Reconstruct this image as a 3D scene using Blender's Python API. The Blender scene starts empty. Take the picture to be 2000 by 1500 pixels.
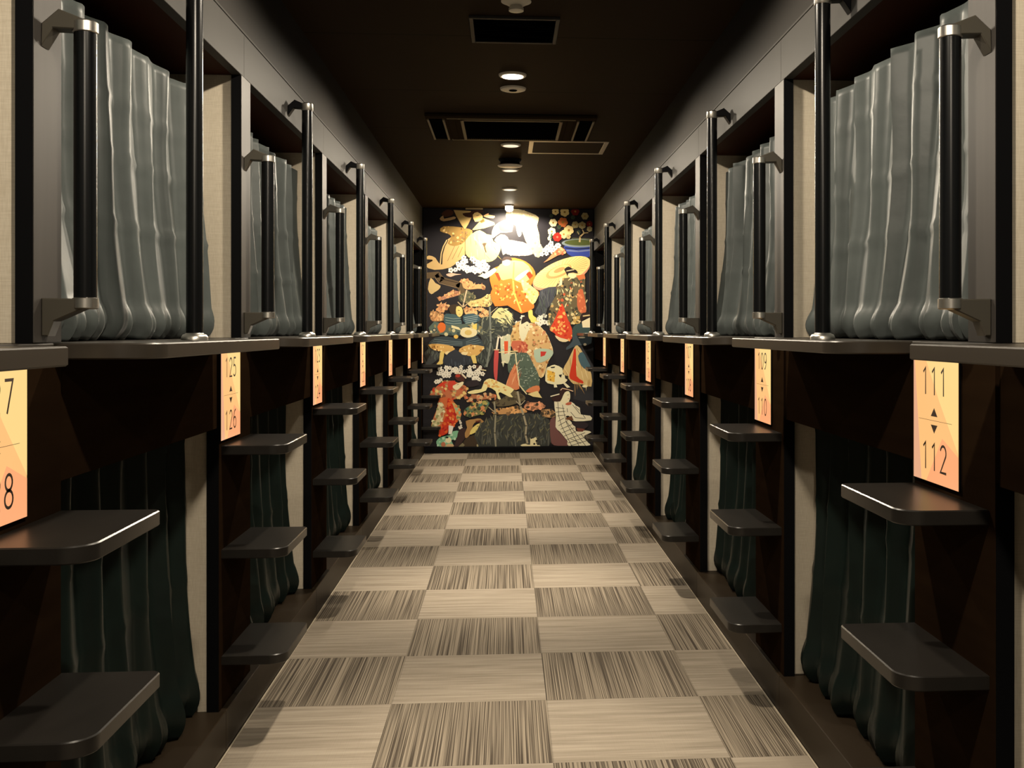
import bpy, bmesh, math, random
from mathutils import Vector

# ------------------------------------------------------------------ camera, world, exposure
SC = bpy.context.scene
COL = SC.collection
PI = math.pi
SC.view_settings.view_transform = 'Standard'
SC.view_settings.look = 'None'
SC.view_settings.exposure = 0.0
SC.view_settings.gamma = 1.0
SC.view_settings.use_curve_mapping = False

cam_d = bpy.data.cameras.new('camera')
cam = bpy.data.objects.new('camera', cam_d)
COL.objects.link(cam)
cam.location = (0, 0, 1.2037)
cam.rotation_euler = (PI / 2, 0, -0.0727)
cam_d.sensor_width = 36.0
cam_d.lens = 2059.6 / 2000 * 36.0
cam_d.shift_x = -(1138.3 - 1000) / 2000
cam_d.shift_y = -(750 - 645.76) / 2000
cam_d.clip_start = 0.05
SC.camera = cam

world = bpy.data.worlds.new('world')
SC.world = world
world.use_nodes = True
world.node_tree.nodes['Background'].inputs[0].default_value = (0.9, 0.95, 1, 1)
world.node_tree.nodes['Background'].inputs[1].default_value = 0.0

LAMP_COLOR = (1.0, 0.87, 0.685)
# downlights along the ceiling: (y, watts, diffuser glow)
DOWNLIGHTS = [(-1.0, 110, 6), (0.98, 150, 6), (2.97, 138, 6), (4.98, 160, 12), (6.85, 140, 0.95), (7.91, 90, 0.95), (8.98, 90, 0.95)]
BEAM = 1.5            # how much more the middle of each beam gives
MURAL_SPOT_W = 88

# ------------------------------------------------------------------ dimensions (metres)
PITCH = 1.437
YEND = 10.43
ZC = 2.41
CX = 0.031            # middle of the corridor

# ------------------------------------------------------------------ materials
def srgb(r, g, b):
    def f(c):
        c /= 255.0
        return c / 12.92 if c <= 0.04045 else ((c + 0.055) / 1.055) ** 2.4
    return (f(r), f(g), f(b))

def new_mat(name):
    m = bpy.data.materials.new(name)
    m.use_nodes = True
    nt = m.node_tree
    return m, nt, nt.nodes['Principled BSDF']

def mat(name, col, rough=0.5, metal=0.0, spec=0.5, vary=0.0, vscale=(8, 8, 8), bump=0.0, bscale=60, sheen=0.0, coat=0.0):
    m, nt, p = new_mat(name)
    p.inputs['Base Color'].default_value = (*col, 1)
    p.inputs['Roughness'].default_value = rough
    p.inputs['Metallic'].default_value = metal
    p.inputs['Specular IOR Level'].default_value = spec
    if sheen:
        p.inputs['Sheen Weight'].default_value = sheen
        p.inputs['Sheen Roughness'].default_value = 0.4
    if coat:
        p.inputs['Coat Weight'].default_value = coat
        p.inputs['Coat Roughness'].default_value = 0.12
    if vary or bump:
        tc = nt.nodes.new('ShaderNodeTexCoord')
        mp = nt.nodes.new('ShaderNodeMapping')
        mp.inputs['Scale'].default_value = vscale
        nt.links.new(tc.outputs['Object'], mp.inputs['Vector'])
        no = nt.nodes.new('ShaderNodeTexNoise')
        no.inputs['Scale'].default_value = 1.0
        no.inputs['Detail'].default_value = 4
        nt.links.new(mp.outputs[0], no.inputs['Vector'])
        if vary:
            mx = nt.nodes.new('ShaderNodeMix')
            mx.data_type = 'RGBA'
            mx.inputs[6].default_value = (*[c * (1 - vary) for c in col], 1)
            mx.inputs[7].default_value = (*[c * (1 + vary) for c in col], 1)
            nt.links.new(no.outputs['Fac'], mx.inputs[0])
            nt.links.new(mx.outputs[2], p.inputs['Base Color'])
        if bump:
            n2 = nt.nodes.new('ShaderNodeTexNoise')
            n2.inputs['Scale'].default_value = bscale
            n2.inputs['Detail'].default_value = 3
            nt.links.new(tc.outputs['Object'], n2.inputs['Vector'])
            bp = nt.nodes.new('ShaderNodeBump')
            bp.inputs['Strength'].default_value = bump
            bp.inputs['Distance'].default_value = 0.002
            nt.links.new(n2.outputs['Fac'], bp.inputs['Height'])
            nt.links.new(bp.outputs[0], p.inputs['Normal'])
    return m

def glow(name, col, strength):
    m, nt, p = new_mat(name)
    p.inputs['Base Color'].default_value = (0.01, 0.01, 0.01, 1)
    p.inputs['Roughness'].default_value = 0.4
    p.inputs['Emission Color'].default_value = (*col, 1)
    p.inputs['Emission Strength'].default_value = strength
    return m

M = {}
M['wood'] = mat('dark_brown_wood', (0.018, 0.0100, 0.0052), 0.55, spec=0.0, vary=0.35, vscale=(30, 2, 30))
M['ledge'] = mat('dark_ledge_wood', (0.034, 0.028, 0.022), 0.33, spec=0.4, vary=0.3, vscale=(20, 2, 20))
M['tread'] = mat('dark_tread_wood', (0.016, 0.014, 0.012), 0.32, spec=0.35, vary=0.4, vscale=(14, 5, 14), bump=0.05, bscale=300)
M['black'] = mat('black_lacquer', (0.004, 0.004, 0.0045), 0.5, spec=0.06)
M['rod'] = mat('black_rod', (0.003, 0.0033, 0.0038), 0.26, spec=0.35)
M['metal'] = mat('brushed_nickel', (0.62, 0.59, 0.54), 0.34, metal=1.0)
M['bracket'] = mat('bronze_bracket', (0.055, 0.049, 0.038), 0.42, spec=0.3)
M['fascia'] = mat('dark_grey_fascia', (0.055, 0.053, 0.050), 0.6, spec=0.06, vary=0.10, vscale=(4, 4, 4))
M['bulkhead'] = mat('dark_bulkhead_paint', (0.030, 0.028, 0.026), 0.6, spec=0.05)
M['pilaster'] = mat('grey_brown_laminate', (0.060, 0.054, 0.049), 0.5, spec=0.08, vary=0.15, vscale=(40, 40, 3))
M['soffit'] = mat('red_brown_soffit', (0.040, 0.013, 0.006), 0.6, spec=0.02)
M['void'] = mat('black_recess', (0.003, 0.003, 0.003), 0.8, spec=0.0)
M['platform'] = mat('dark_platform_floor', (0.026, 0.018, 0.011), 0.42, spec=0.12, vary=0.3, vscale=(10, 2, 10))
M['white'] = mat('off_white_plastic', (0.72, 0.68, 0.6), 0.4)
M['vent'] = mat('black_vent', (0.003, 0.003, 0.003), 0.7, spec=0.0)
M['ventframe'] = mat('dark_grey_frame', (0.05, 0.048, 0.046), 0.5, spec=0.1)
M['acbody'] = mat('dark_brown_casing', (0.036, 0.025, 0.015), 0.6, spec=0.0)
M['actrim'] = mat('tan_casing_edge', (0.20, 0.16, 0.10), 0.5, spec=0.1)
M['edge'] = mat('pale_carpet_edging', (0.42, 0.36, 0.27), 0.5)
M['hatch'] = mat('pale_aluminium_frame', (0.45, 0.40, 0.31), 0.35, metal=0.3)

def ceiling_mat():
    m, nt, p = new_mat('dark_brown_ceiling')
    tc = nt.nodes.new('ShaderNodeTexCoord')
    sx = nt.nodes.new('ShaderNodeSeparateXYZ')
    nt.links.new(tc.outputs['Object'], sx.inputs[0])
    a = nt.nodes.new('ShaderNodeMath'); a.operation = 'ADD'; a.inputs[1].default_value = 0.67
    nt.links.new(sx.outputs['Y'], a.inputs[0])
    fr = nt.nodes.new('ShaderNodeMath'); fr.operation = 'FRACT'
    nt.links.new(a.outputs[0], fr.inputs[0])
    lt = nt.nodes.new('ShaderNodeMath'); lt.operation = 'LESS_THAN'; lt.inputs[1].default_value = 0.012
    nt.links.new(fr.outputs[0], lt.inputs[0])
    mx = nt.nodes.new('ShaderNodeMix'); mx.data_type = 'RGBA'
    mx.inputs[6].default_value = (0.029, 0.0195, 0.012, 1)
    mx.inputs[7].default_value = (0.015, 0.0105, 0.0065, 1)
    nt.links.new(lt.outputs[0], mx.inputs[0])
    nt.links.new(mx.outputs[2], p.inputs['Base Color'])
    p.inputs['Roughness'].default_value = 0.6
    p.inputs['Specular IOR Level'].default_value = 0.01
    return m
M['ceiling'] = ceiling_mat()

def beige_mat():
    m, nt, p = new_mat('beige_woven_wallpaper')
    tc = nt.nodes.new('ShaderNodeTexCoord')
    outs = []
    for sc in ((900, 900, 90), (50, 50, 1100)):
        mp = nt.nodes.new('ShaderNodeMapping'); mp.inputs['Scale'].default_value = sc
        nt.links.new(tc.outputs['Object'], mp.inputs['Vector'])
        no = nt.nodes.new('ShaderNodeTexNoise'); no.inputs['Scale'].default_value = 0.5; no.inputs['Detail'].default_value = 2
        nt.links.new(mp.outputs[0], no.inputs['Vector'])
        outs.append(no.outputs['Fac'])
    ad = nt.nodes.new('ShaderNodeMath'); ad.operation = 'ADD'
    nt.links.new(outs[0], ad.inputs[0]); nt.links.new(outs[1], ad.inputs[1])
    rm = nt.nodes.new('ShaderNodeMapRange')
    rm.inputs['From Min'].default_value = 0.7; rm.inputs['From Max'].default_value = 1.3
    nt.links.new(ad.outputs[0], rm.inputs['Value'])
    mx = nt.nodes.new('ShaderNodeMix'); mx.data_type = 'RGBA'
    mx.inputs[6].default_value = (0.53, 0.46, 0.355, 1)
    mx.inputs[7].default_value = (0.64, 0.57, 0.455, 1)
    nt.links.new(rm.outputs[0], mx.inputs[0])
    nt.links.new(mx.outputs[2], p.inputs['Base Color'])
    p.inputs['Roughness'].default_value = 0.75
    p.inputs['Specular IOR Level'].default_value = 0.2
    return m
M['beige'] = beige_mat()

def curtain_mat(name, c0, c1, rough, spec):
    m, nt, p = new_mat(name)
    tc = nt.nodes.new('ShaderNodeTexCoord')
    no = nt.nodes.new('ShaderNodeTexNoise'); no.inputs['Scale'].default_value = 14; no.inputs['Detail'].default_value = 5
    nt.links.new(tc.outputs['Object'], no.inputs['Vector'])
    mx = nt.nodes.new('ShaderNodeMix'); mx.data_type = 'RGBA'
    mx.inputs[6].default_value = (*c0, 1)
    mx.inputs[7].default_value = (*c1, 1)
    nt.links.new(no.outputs['Fac'], mx.inputs[0])
    nt.links.new(mx.outputs[2], p.inputs['Base Color'])
    p.inputs['Roughness'].default_value = rough
    p.inputs['Specular IOR Level'].default_value = spec
    bp = nt.nodes.new('ShaderNodeBump'); bp.inputs['Strength'].default_value = 0.12; bp.inputs['Distance'].default_value = 0.01
    nt.links.new(no.outputs['Fac'], bp.inputs['Height'])
    nt.links.new(bp.outputs[0], p.inputs['Normal'])
    return m
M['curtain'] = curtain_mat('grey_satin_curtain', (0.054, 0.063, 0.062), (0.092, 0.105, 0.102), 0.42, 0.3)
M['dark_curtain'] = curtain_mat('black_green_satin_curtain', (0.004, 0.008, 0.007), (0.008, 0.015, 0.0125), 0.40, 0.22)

def carpet_mat():
    """half-metre carpet tiles laid chequerwise: one tile smooth with a cross grain, the next ribbed lengthwise"""
    m, nt, p = new_mat('chequered_carpet_tiles')
    N, L = nt.nodes, nt.links
    tc = N.new('ShaderNodeTexCoord')
    sx = N.new('ShaderNodeSeparateXYZ'); L.new(tc.outputs['Object'], sx.inputs[0])
    def math_(op, a, b=None):
        n = N.new('ShaderNodeMath'); n.operation = op
        for i, v in enumerate((a, b)):
            if v is None: continue
            if isinstance(v, (int, float)): n.inputs[i].default_value = v
            else: L.new(v, n.inputs[i])
        return n.outputs[0]
    u = math_('DIVIDE', math_('ADD', sx.outputs['X'], 20 - 0.131), 0.5)
    v = math_('DIVIDE', math_('ADD', sx.outputs['Y'], 20 - 2.9345), 0.5)
    par = math_('MODULO', math_('ADD', math_('FLOOR', u), math_('FLOOR', v)), 2.0)      # 0 smooth, 1 ribbed
    fu, fv = math_('FRACT', u), math_('FRACT', v)
    def noise(scale, detail=3, rough=0.6):
        mp = N.new('ShaderNodeMapping'); mp.inputs['Scale'].default_value = scale
        L.new(tc.outputs['Object'], mp.inputs['Vector'])
        no = N.new('ShaderNodeTexNoise'); no.inputs['Scale'].default_value = 1; no.inputs['Detail'].default_value = detail
        no.inputs['Roughness'].default_value = rough
        L.new(mp.outputs[0], no.inputs['Vector'])
        return no.outputs['Fac']
    def ramp(fac, lo, hi, c0, c1):
        r = N.new('ShaderNodeMapRange'); r.inputs['From Min'].default_value = lo; r.inputs['From Max'].default_value = hi
        L.new(fac, r.inputs['Value'])
        mx = N.new('ShaderNodeMix'); mx.data_type = 'RGBA'
        mx.inputs[6].default_value = (*c0, 1); mx.inputs[7].default_value = (*c1, 1)
        L.new(r.outputs[0], mx.inputs[0])
        return mx.outputs[2]
    smooth = ramp(noise((2.5, 46, 1), 4), 0.35, 0.65, (0.200, 0.166, 0.126), (0.305, 0.262, 0.206))
    ribbed = ramp(noise((260, 0.9, 1), 2, 0.6), 0.40, 0.60, (0.046, 0.035, 0.025), (0.245, 0.205, 0.154))
    mx = N.new('ShaderNodeMix'); mx.data_type = 'RGBA'
    L.new(par, mx.inputs[0]); L.new(smooth, mx.inputs[6]); L.new(ribbed, mx.inputs[7])
    # tile to tile tint and the fine seams
    wn = N.new('ShaderNodeTexWhiteNoise'); wn.noise_dimensions = '2D'
    cb = N.new('ShaderNodeCombineXYZ')
    L.new(math_('FLOOR', u), cb.inputs[0]); L.new(math_('FLOOR', v), cb.inputs[1])
    L.new(cb.outputs[0], wn.inputs['Vector'])
    tint = math_('ADD', math_('MULTIPLY', wn.outputs['Value'], 0.16), 0.92)
    seam = math_('MAXIMUM', math_('LESS_THAN', fu, 0.006), math_('LESS_THAN', fv, 0.006))
    k = math_('MULTIPLY', tint, math_('SUBTRACT', 1.0, math_('MULTIPLY', seam, 0.25)))
    mul = N.new('ShaderNodeMix'); mul.data_type = 'RGBA'; mul.blend_type = 'MULTIPLY'; mul.inputs[0].default_value = 1
    L.new(mx.outputs[2], mul.inputs[6])
    kc = N.new('ShaderNodeCombineColor')
    for i in range(3): L.new(k, kc.inputs[i])
    L.new(kc.outputs[0], mul.inputs[7])
    L.new(mul.outputs[2], p.inputs['Base Color'])
    p.inputs['Roughness'].default_value = 0.85
    p.inputs['Specular IOR Level'].default_value = 0.15
    bp = N.new('ShaderNodeBump'); bp.inputs['Strength'].default_value = 0.35; bp.inputs['Distance'].default_value = 0.002
    L.new(noise((260, 0.9, 1), 2, 0.6), bp.inputs['Height'])
    L.new(bp.outputs[0], p.inputs['Normal'])
    return m
M['carpet'] = carpet_mat()

# ------------------------------------------------------------------ mesh helpers
class MB:
    """collects shapes; build() links them as ONE mesh object"""
    def __init__(self):
        self.v, self.f, self.mi, self.smooth_angle = [], [], [], None
    def add(self, verts, faces, mi=0):
        o = len(self.v)
        self.v += [tuple(p) for p in verts]
        self.f += [tuple(i + o for i in f) for f in faces]
        self.mi += [mi] * len(faces)
        return self
    def prism(self, outline, a0, a1, axis='z', c=0.0, mi=0):
        """extrude a 2-D outline from a0 to a1 along axis with a chamfer c on the rims"""
        n = len(outline)
        area = sum(outline[i][0] * outline[(i + 1) % n][1] - outline[(i + 1) % n][0] * outline[i][1] for i in range(n))
        pts = list(outline) if area > 0 else list(reversed(outline))
        def inset(d):
            res = []
            for i in range(n):
                p0, p1, p2 = Vector(pts[i - 1]), Vector(pts[i]), Vector(pts[(i + 1) % n])
                e1, e2 = (p1 - p0).normalized(), (p2 - p1).normalized()
                n1, n2 = Vector((-e1.y, e1.x)), Vector((-e2.y, e2.x))
                b = n1 + n2
                b = b / max(0.3, b.dot(n1)) if b.length > 1e-6 else n1
                res.append(tuple(p1 + b * d))
            return res
        rings = [(inset(c), a0), (pts, a0 + c), (pts, a1 - c), (inset(c), a1)] if c else [(pts, a0), (pts, a1)]
        def to3(p, a):
            return (p[0], p[1], a) if axis == 'z' else ((p[0], a, p[1]) if axis == 'y' else (a, p[0], p[1]))
        V = [to3(p, a) for r, a in rings for p in r]
        F = [tuple(range(n))[::-1], tuple((len(rings) - 1) * n + i for i in range(n))]
        for k in range(len(rings) - 1):
            for i in range(n):
                j = (i + 1) % n
                F.append((k * n + i, k * n + j, (k + 1) * n + j, (k + 1) * n + i))
        return self.add(V, F, mi)
    def box(self, x0, x1, y0, y1, z0, z1, c=0.0, mi=0):
        x0, x1 = min(x0, x1), max(x0, x1)
        return self.prism([(x0, y0), (x1, y0), (x1, y1), (x0, y1)], z0, z1, 'z', c, mi)
    def lathe(self, cx, cy, prof, seg=24, mi=0):
        """prof: (radius, z) from bottom to top, closed at both ends"""
        V, F = [], []
        for r, z in prof:
            for i in range(seg):
                a = 2 * PI * i / seg
                V.append((cx + r * math.cos(a), cy + r * math.sin(a), z))
        for k in range(len(prof) - 1):
            for i in range(seg):
                j = (i + 1) % seg
                F.append((k * seg + i, k * seg + j, (k + 1) * seg + j, (k + 1) * seg + i))
        F.append(tuple(range(seg))[::-1])
        F.append(tuple((len(prof) - 1) * seg + i for i in range(seg)))
        return self.add(V, F, mi)
    def build(self, name, mats, parent=None, loc=(0, 0, 0), smooth=None, fix=True):
        me = bpy.data.meshes.new(name)
        lx, ly, lz = loc
        me.from_pydata([(x - lx, y - ly, z - lz) for x, y, z in self.v], [], self.f)
        if not isinstance(mats, (list, tuple)): mats = [mats]
        for m in mats: me.materials.append(m)
        for p, mi in zip(me.polygons, self.mi): p.material_index = mi
        if fix:
            bm = bmesh.new(); bm.from_mesh(me)
            bmesh.ops.recalc_face_normals(bm, faces=bm.faces)
            bm.to_mesh(me); bm.free()
        if smooth is not None:
            for p in me.polygons: p.use_smooth = True
            me.set_sharp_from_angle(angle=math.radians(smooth))
        o = bpy.data.objects.new(name, me)
        COL.objects.link(o)
        if parent: o.parent = parent
        else: o.location = loc
        return o

def tag(o, label=None, cat=None, group=None, kind=None):
    for k, v in (('label', label), ('category', cat), ('group', group), ('kind', kind)):
        if v: o[k] = v
    return o

def thing(name, label, cat, loc, group=None):
    o = bpy.data.objects.new(name, None)
    COL.objects.link(o)
    o.location = loc
    o.empty_display_size = 0.05
    return tag(o, label, cat, group)

def dup(root, loc, label, deep=True):
    r = root.copy(); COL.objects.link(r); r.location = loc; r['label'] = label
    for ch in list(root.children):
        c = ch.copy(); COL.objects.link(c); c.parent = r
        for g in list(ch.children):
            d = g.copy(); COL.objects.link(d); d.parent = c
    return r

def struct(name, mb, mats, loc=(0, 0, 0), smooth=None):
    return tag(mb.build(name, mats, None, loc, smooth), kind='structure')

def arc(cx, cy, r, a0, a1, n=8):
    return [(cx + r * math.cos(math.radians(a0 + (a1 - a0) * i / n)), cy + r * math.sin(math.radians(a0 + (a1 - a0) * i / n))) for i in range(n + 1)]

# ------------------------------------------------------------------ the corridor shell
# per side: sign s, wall plane W, edge of the carpet, ledge front, tread front, pole line, first pilaster, first ladder board
SIDES = {
    'R': dict(s=1, W=0.870, carpet=0.856, ledge=0.695, tread=0.705, rod=0.800, pil=1.820, pilw=0.112, board=(1.820, 2.192),
              sign=(1.962, 2.186), ledge_far=1.774, ledge_near=0.425, low=1.845, rail_y=1.851, pole_y=2.620, n_lad=6, zoff=0.0),
    'L': dict(s=-1, W=0.815, carpet=0.796, ledge=0.636, tread=0.634, rod=0.745, pil=1.887, pilw=0.115, board=(1.633, 2.000),
              sign=(1.634, 1.852), ledge_far=1.586, ledge_near=0.375, low=1.640, rail_y=1.932, pole_y=2.590, n_lad=7, zoff=-0.006),
}
ZP = 0.117            # height of the platform the bunks stand on
Y0 = -1.6             # end of the corridor behind the photographer

fl = MB(); fl.box(-0.796, 0.856, Y0, YEND, -0.06, 0.0)
struct('floor', fl, M['carpet'])
ce = MB(); ce.box(-1.22, 1.27, Y0, YEND + 0.1, ZC, ZC + 0.08)
struct('ceiling', ce, M['ceiling'])
wb = MB(); wb.box(-1.22, 1.27, YEND + 0.012, YEND + 0.10, -0.06, ZC)
struct('wall_back', wb, M['void'])
wf = MB(); wf.box(-1.22, 1.27, Y0 - 0.08, Y0, -0.06, ZC)
struct('wall_front', wf, M['fascia'])
bb = MB(); bb.box(-0.796, 0.856, YEND - 0.03, YEND + 0.012, 0.0, 0.062, 0.003)
struct('baseboard_back', bb, M['black'])

for key, S in SIDES.items():
    s, W = S['s'], S['W']
    word = 'right' if s > 0 else 'left'
    X = lambda x: s * x
    # deep wall closing the bunks off behind their curtains
    m = MB(); m.box(X(1.13), X(1.19), Y0, YEND + 0.05, -0.06, ZC)
    struct('wall_' + word, m, M['void'])
    # platform: floor of the lower bunks with a jointed riser in front
    ys = [Y0] + [S['board'][0] + 0.01 + PITCH * k for k in range(-1, 7) if Y0 < S['board'][0] + 0.01 + PITCH * k < YEND] + [YEND]
    m = MB()
    for a, b in zip(ys[:-1], ys[1:]):
        m.box(X(S['carpet'] + 0.002), X(1.13), a + 0.0015, b - 0.0015, -0.02, ZP, 0.002)
    struct('baseboard_' + word, m, M['platform'])
    m = MB(); m.box(X(S['carpet'] - 0.0045), X(S['carpet'] + 0.0005), Y0, YEND - 0.03, 0.0, 0.0035, 0.0008)
    struct('trim_%s_carpet_edge' % word, m, M['edge'])
    # plain wall beside and behind the photographer
    m = MB(); m.box(X(W + 0.005), X(W + 0.06), Y0, S['pil'] - PITCH, ZP, ZC)
    struct('wall_%s_entrance' % word, m, M['fascia'])
    # bulkhead above the bunks, from the fascia to the ceiling
    m = MB(); m.box(X(W + 0.003), X(1.13), Y0 if False else S['pil'] - PITCH, YEND, 2.134, ZC)
    struct('wall_%s_bulkhead' % word, m, M['bulkhead'])
    m = MB(); m.box(X(W - 0.003), X(W + 0.02), S['pil'] - PITCH, YEND, 2.127, 2.134, 0.001)
    struct('trim_%s_picture_rail' % word, m, M['fascia'])
    m = MB(); m.box(X(W + 0.03), X(1.13), S['pil'] - PITCH, YEND, 1.995, 2.13)
    struct('soffit_ceiling_' + word, m, M['soffit'])
    # fascia boards, one a bay, butted over the pilasters
    for k in range(-1, 7):
        a = S['pil'] + 0.036 + PITCH * k
        b = min(a + PITCH - 0.003, YEND - 0.001)
        if a > YEND - 0.05: continue
        m = MB(); m.box(X(W), X(W + 0.03), a, b, 1.994, 2.127, 0.001)
        m2 = struct('fascia_trim', m, [M['fascia']])
    # upper pilasters and the beige partitions between the bunks
    for k in range(0, 7):
        y = S['pil'] + PITCH * k
        if y > YEND - 0.05: continue
        m = MB()
        w2 = min(y + S['pilw'], YEND - 0.002)
        m.box(X(W), X(W + 0.030), y + 0.002, w2, 1.182, 1.994, 0.001, 0)
        m.box(X(W + 0.0012), X(W + 0.0305), y, y + 0.003, 1.182, 1.994, 0, 1)
        struct('pilaster_trim', m, [M['pilaster'], M['black']])
        m = MB(); m.box(X(W + 0.030), X(1.13), y + 0.012, min(y + 0.08, YEND), 1.182, 1.995)
        struct('partition_wall', m, M['beige'])
    for k in range(0, 7):
        y = S['low'] + PITCH * k
        if y > YEND - 0.05: continue
        m = MB(); m.box(X(W + 0.036), X(1.13), y, min(y + 0.08, YEND), ZP, 1.152)
        struct('partition_wall', m, M['beige'])
    # apron boards under the ledges, between the ladders
    for k in range(-1, 7):
        a = S['board'][1] + PITCH * k + 0.004
        b = min(S['board'][0] + PITCH * (k + 1) - 0.002, YEND)
        if a > YEND - 0.05: continue
        if k == -1: a = 0.4
        m = MB(); m.box(X(W + 0.006), X(W + 0.024), a, b, 0.925, 1.152, 0.001)
        struct('apron_trim', m, M['wood'])

# ------------------------------------------------------------------ wording that tells the bays apart
ORD = ['', 'first', 'second', 'third', 'fourth', 'fifth', 'sixth', 'seventh']
NUM = {'R': lambda k: 111 - 2 * k, 'L': lambda k: 127 - 2 * k}
def where(key, k, noun):
    """a phrase that finds bay k of a row"""
    side = 'in the 111 row' if key == 'R' else 'in the 125 row'
    n = SIDES[key]['n_lad'] - k
    return '%s %s from the mural, %s' % (ORD[n], noun, side)

# ------------------------------------------------------------------ ladders: a back board with three cantilevered treads
def tread_outline(s, W, T, y0, y1):
    r1, r2 = 0.048, 0.016
    if s > 0:
        return [(W, y0)] + [(W, y1)] + arc(T + r2, y1 - r2, r2, 90, 180, 5) + arc(T + r1, y0 + r1, r1, 180, 270, 9)
    return [(-W, y1), (-W, y0)] + arc(-T - r1, y0 + r1, r1, 270, 360, 9) + arc(-T - r2, y1 - r2, r2, 0, 90, 5)

def make_ladder(S, y0, y1, loc, label):
    s, W = S['s'], S['W']
    t = thing('bunk_ladder', label, 'ladder', loc, 'wooden ladders between the bunks')
    m = MB()
    m.box(s * W, s * (W + 0.034), y0 + 0.002, y1, ZP, 1.152, 0.001, 0)
    m.box(s * (W + 0.0012), s * (W + 0.0345), y0, y0 + 0.003, ZP, 0.93, 0, 1)
    m.build('backboard', [M['wood'], M['black']], t, loc)
    for z in (0.880, 0.582, 0.276):
        m = MB(); m.prism(tread_outline(s, W, S['tread'], y0 + 0.024, y1), z - 0.028 + S['zoff'], z + S['zoff'], 'z', 0.0022)
        m.build('tread', M['tread'], t, loc, smooth=25)
    return t

def ladder_label(key, k):
    if k <= 2:
        return 'dark wooden three-tread ladder under the %s sign' % ('7 and 8' if (key, k) == ('L', 0) else NUM[key](k))
    return 'small dark three-tread ladder, ' + where(key, k, 'ladder')

for key, S in SIDES.items():
    y0, y1 = S['board']
    first = None
    for k in range(S['n_lad']):
        loc = (S['s'] * S['W'], y0 + PITCH * k, ZP)
        if y1 + PITCH * k > YEND:
            make_ladder(S, y0 + PITCH * k, YEND - 0.035, loc, 'short ladder cut off against the mural beside its edge')
        elif first is None:
            first = make_ladder(S, y0, y1, loc, ladder_label(key, k))
        else:
            dup(first, loc, ladder_label(key, k))

# ------------------------------------------------------------------ backlit number signs
def arcp(cx, cy, rx, ry, a0, a1, n=12):
    return [(cx + rx * math.cos(math.radians(a0 + (a1 - a0) * i / n)), cy + ry * math.sin(math.radians(a0 + (a1 - a0) * i / n))) for i in range(n + 1)]
DIGITS = {       # thin strokes in a box 0.5 wide and 1 high
    '0': [arcp(.25, .5, .22, .48, 0, 360, 24)],
    '1': [[(.10, .82), (.27, .98), (.27, 0)]],
    '2': [arcp(.25, .73, .20, .25, 165, -25, 12) + [(.05, .02), (.47, .02)]],
    '3': [arcp(.23, .745, .19, .235, 150, -80, 12) + arcp(.22, .26, .23, .25, 80, -150, 12)],
    '4': [[(.37, 0), (.37, .98), (.03, .30), (.49, .30)]],
    '5': [[(.43, .98), (.11, .98), (.08, .56)] + arcp(.21, .31, .23, .29, 115, -140, 14)],
    '6': [[(.40, .97)] + arcp(.40, .32, .35, .64, 100, 180, 8) + arcp(.26, .30, .21, .28, 180, -180, 20)],
    '7': [[(.04, .98), (.46, .98), (.16, 0)]],
    '8': [arcp(.25, .75, .18, .23, -90, 270, 18), arcp(.25, .26, .21, .25, 90, 450, 20)],
    '9': [[(.10, .03)] + arcp(.10, .68, .35, .64, -80, 0, 8) + arcp(.24, .70, .21, .28, 0, 360, 20)],
}
def ribbon(pts, w):
    V, F = [], []
    n = len(pts)
    for i in range(n):
        p = Vector(pts[i])
        e1 = (p - Vector(pts[i - 1])).normalized() if i else None
        e2 = (Vector(pts[i + 1]) - p).normalized() if i < n - 1 else None
        e1 = e1 or e2; e2 = e2 or e1
        n1, n2 = Vector((-e1.y, e1.x)), Vector((-e2.y, e2.x))
        b = n1 + n2
        b = b / max(0.5, b.dot(n1)) if b.length > 1e-6 else n1
        V += [tuple(p + b * w / 2), tuple(p - b * w / 2)]
    for i in range(n - 1):
        F.append((2 * i, 2 * i + 1, 2 * i + 3, 2 * i + 2))
    return V, F

SIGN_MATS = [glow('sign_amber', srgb(255, 194, 124), 1.0), glow('sign_rose', srgb(232, 172, 134), 1.0),
             glow('sign_yellow', srgb(255, 216, 138), 1.0), glow('sign_peach', srgb(255, 172, 118), 1.0)]
M['ink'] = mat('dark_brown_ink', (0.06, 0.038, 0.027), 0.6)

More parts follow.
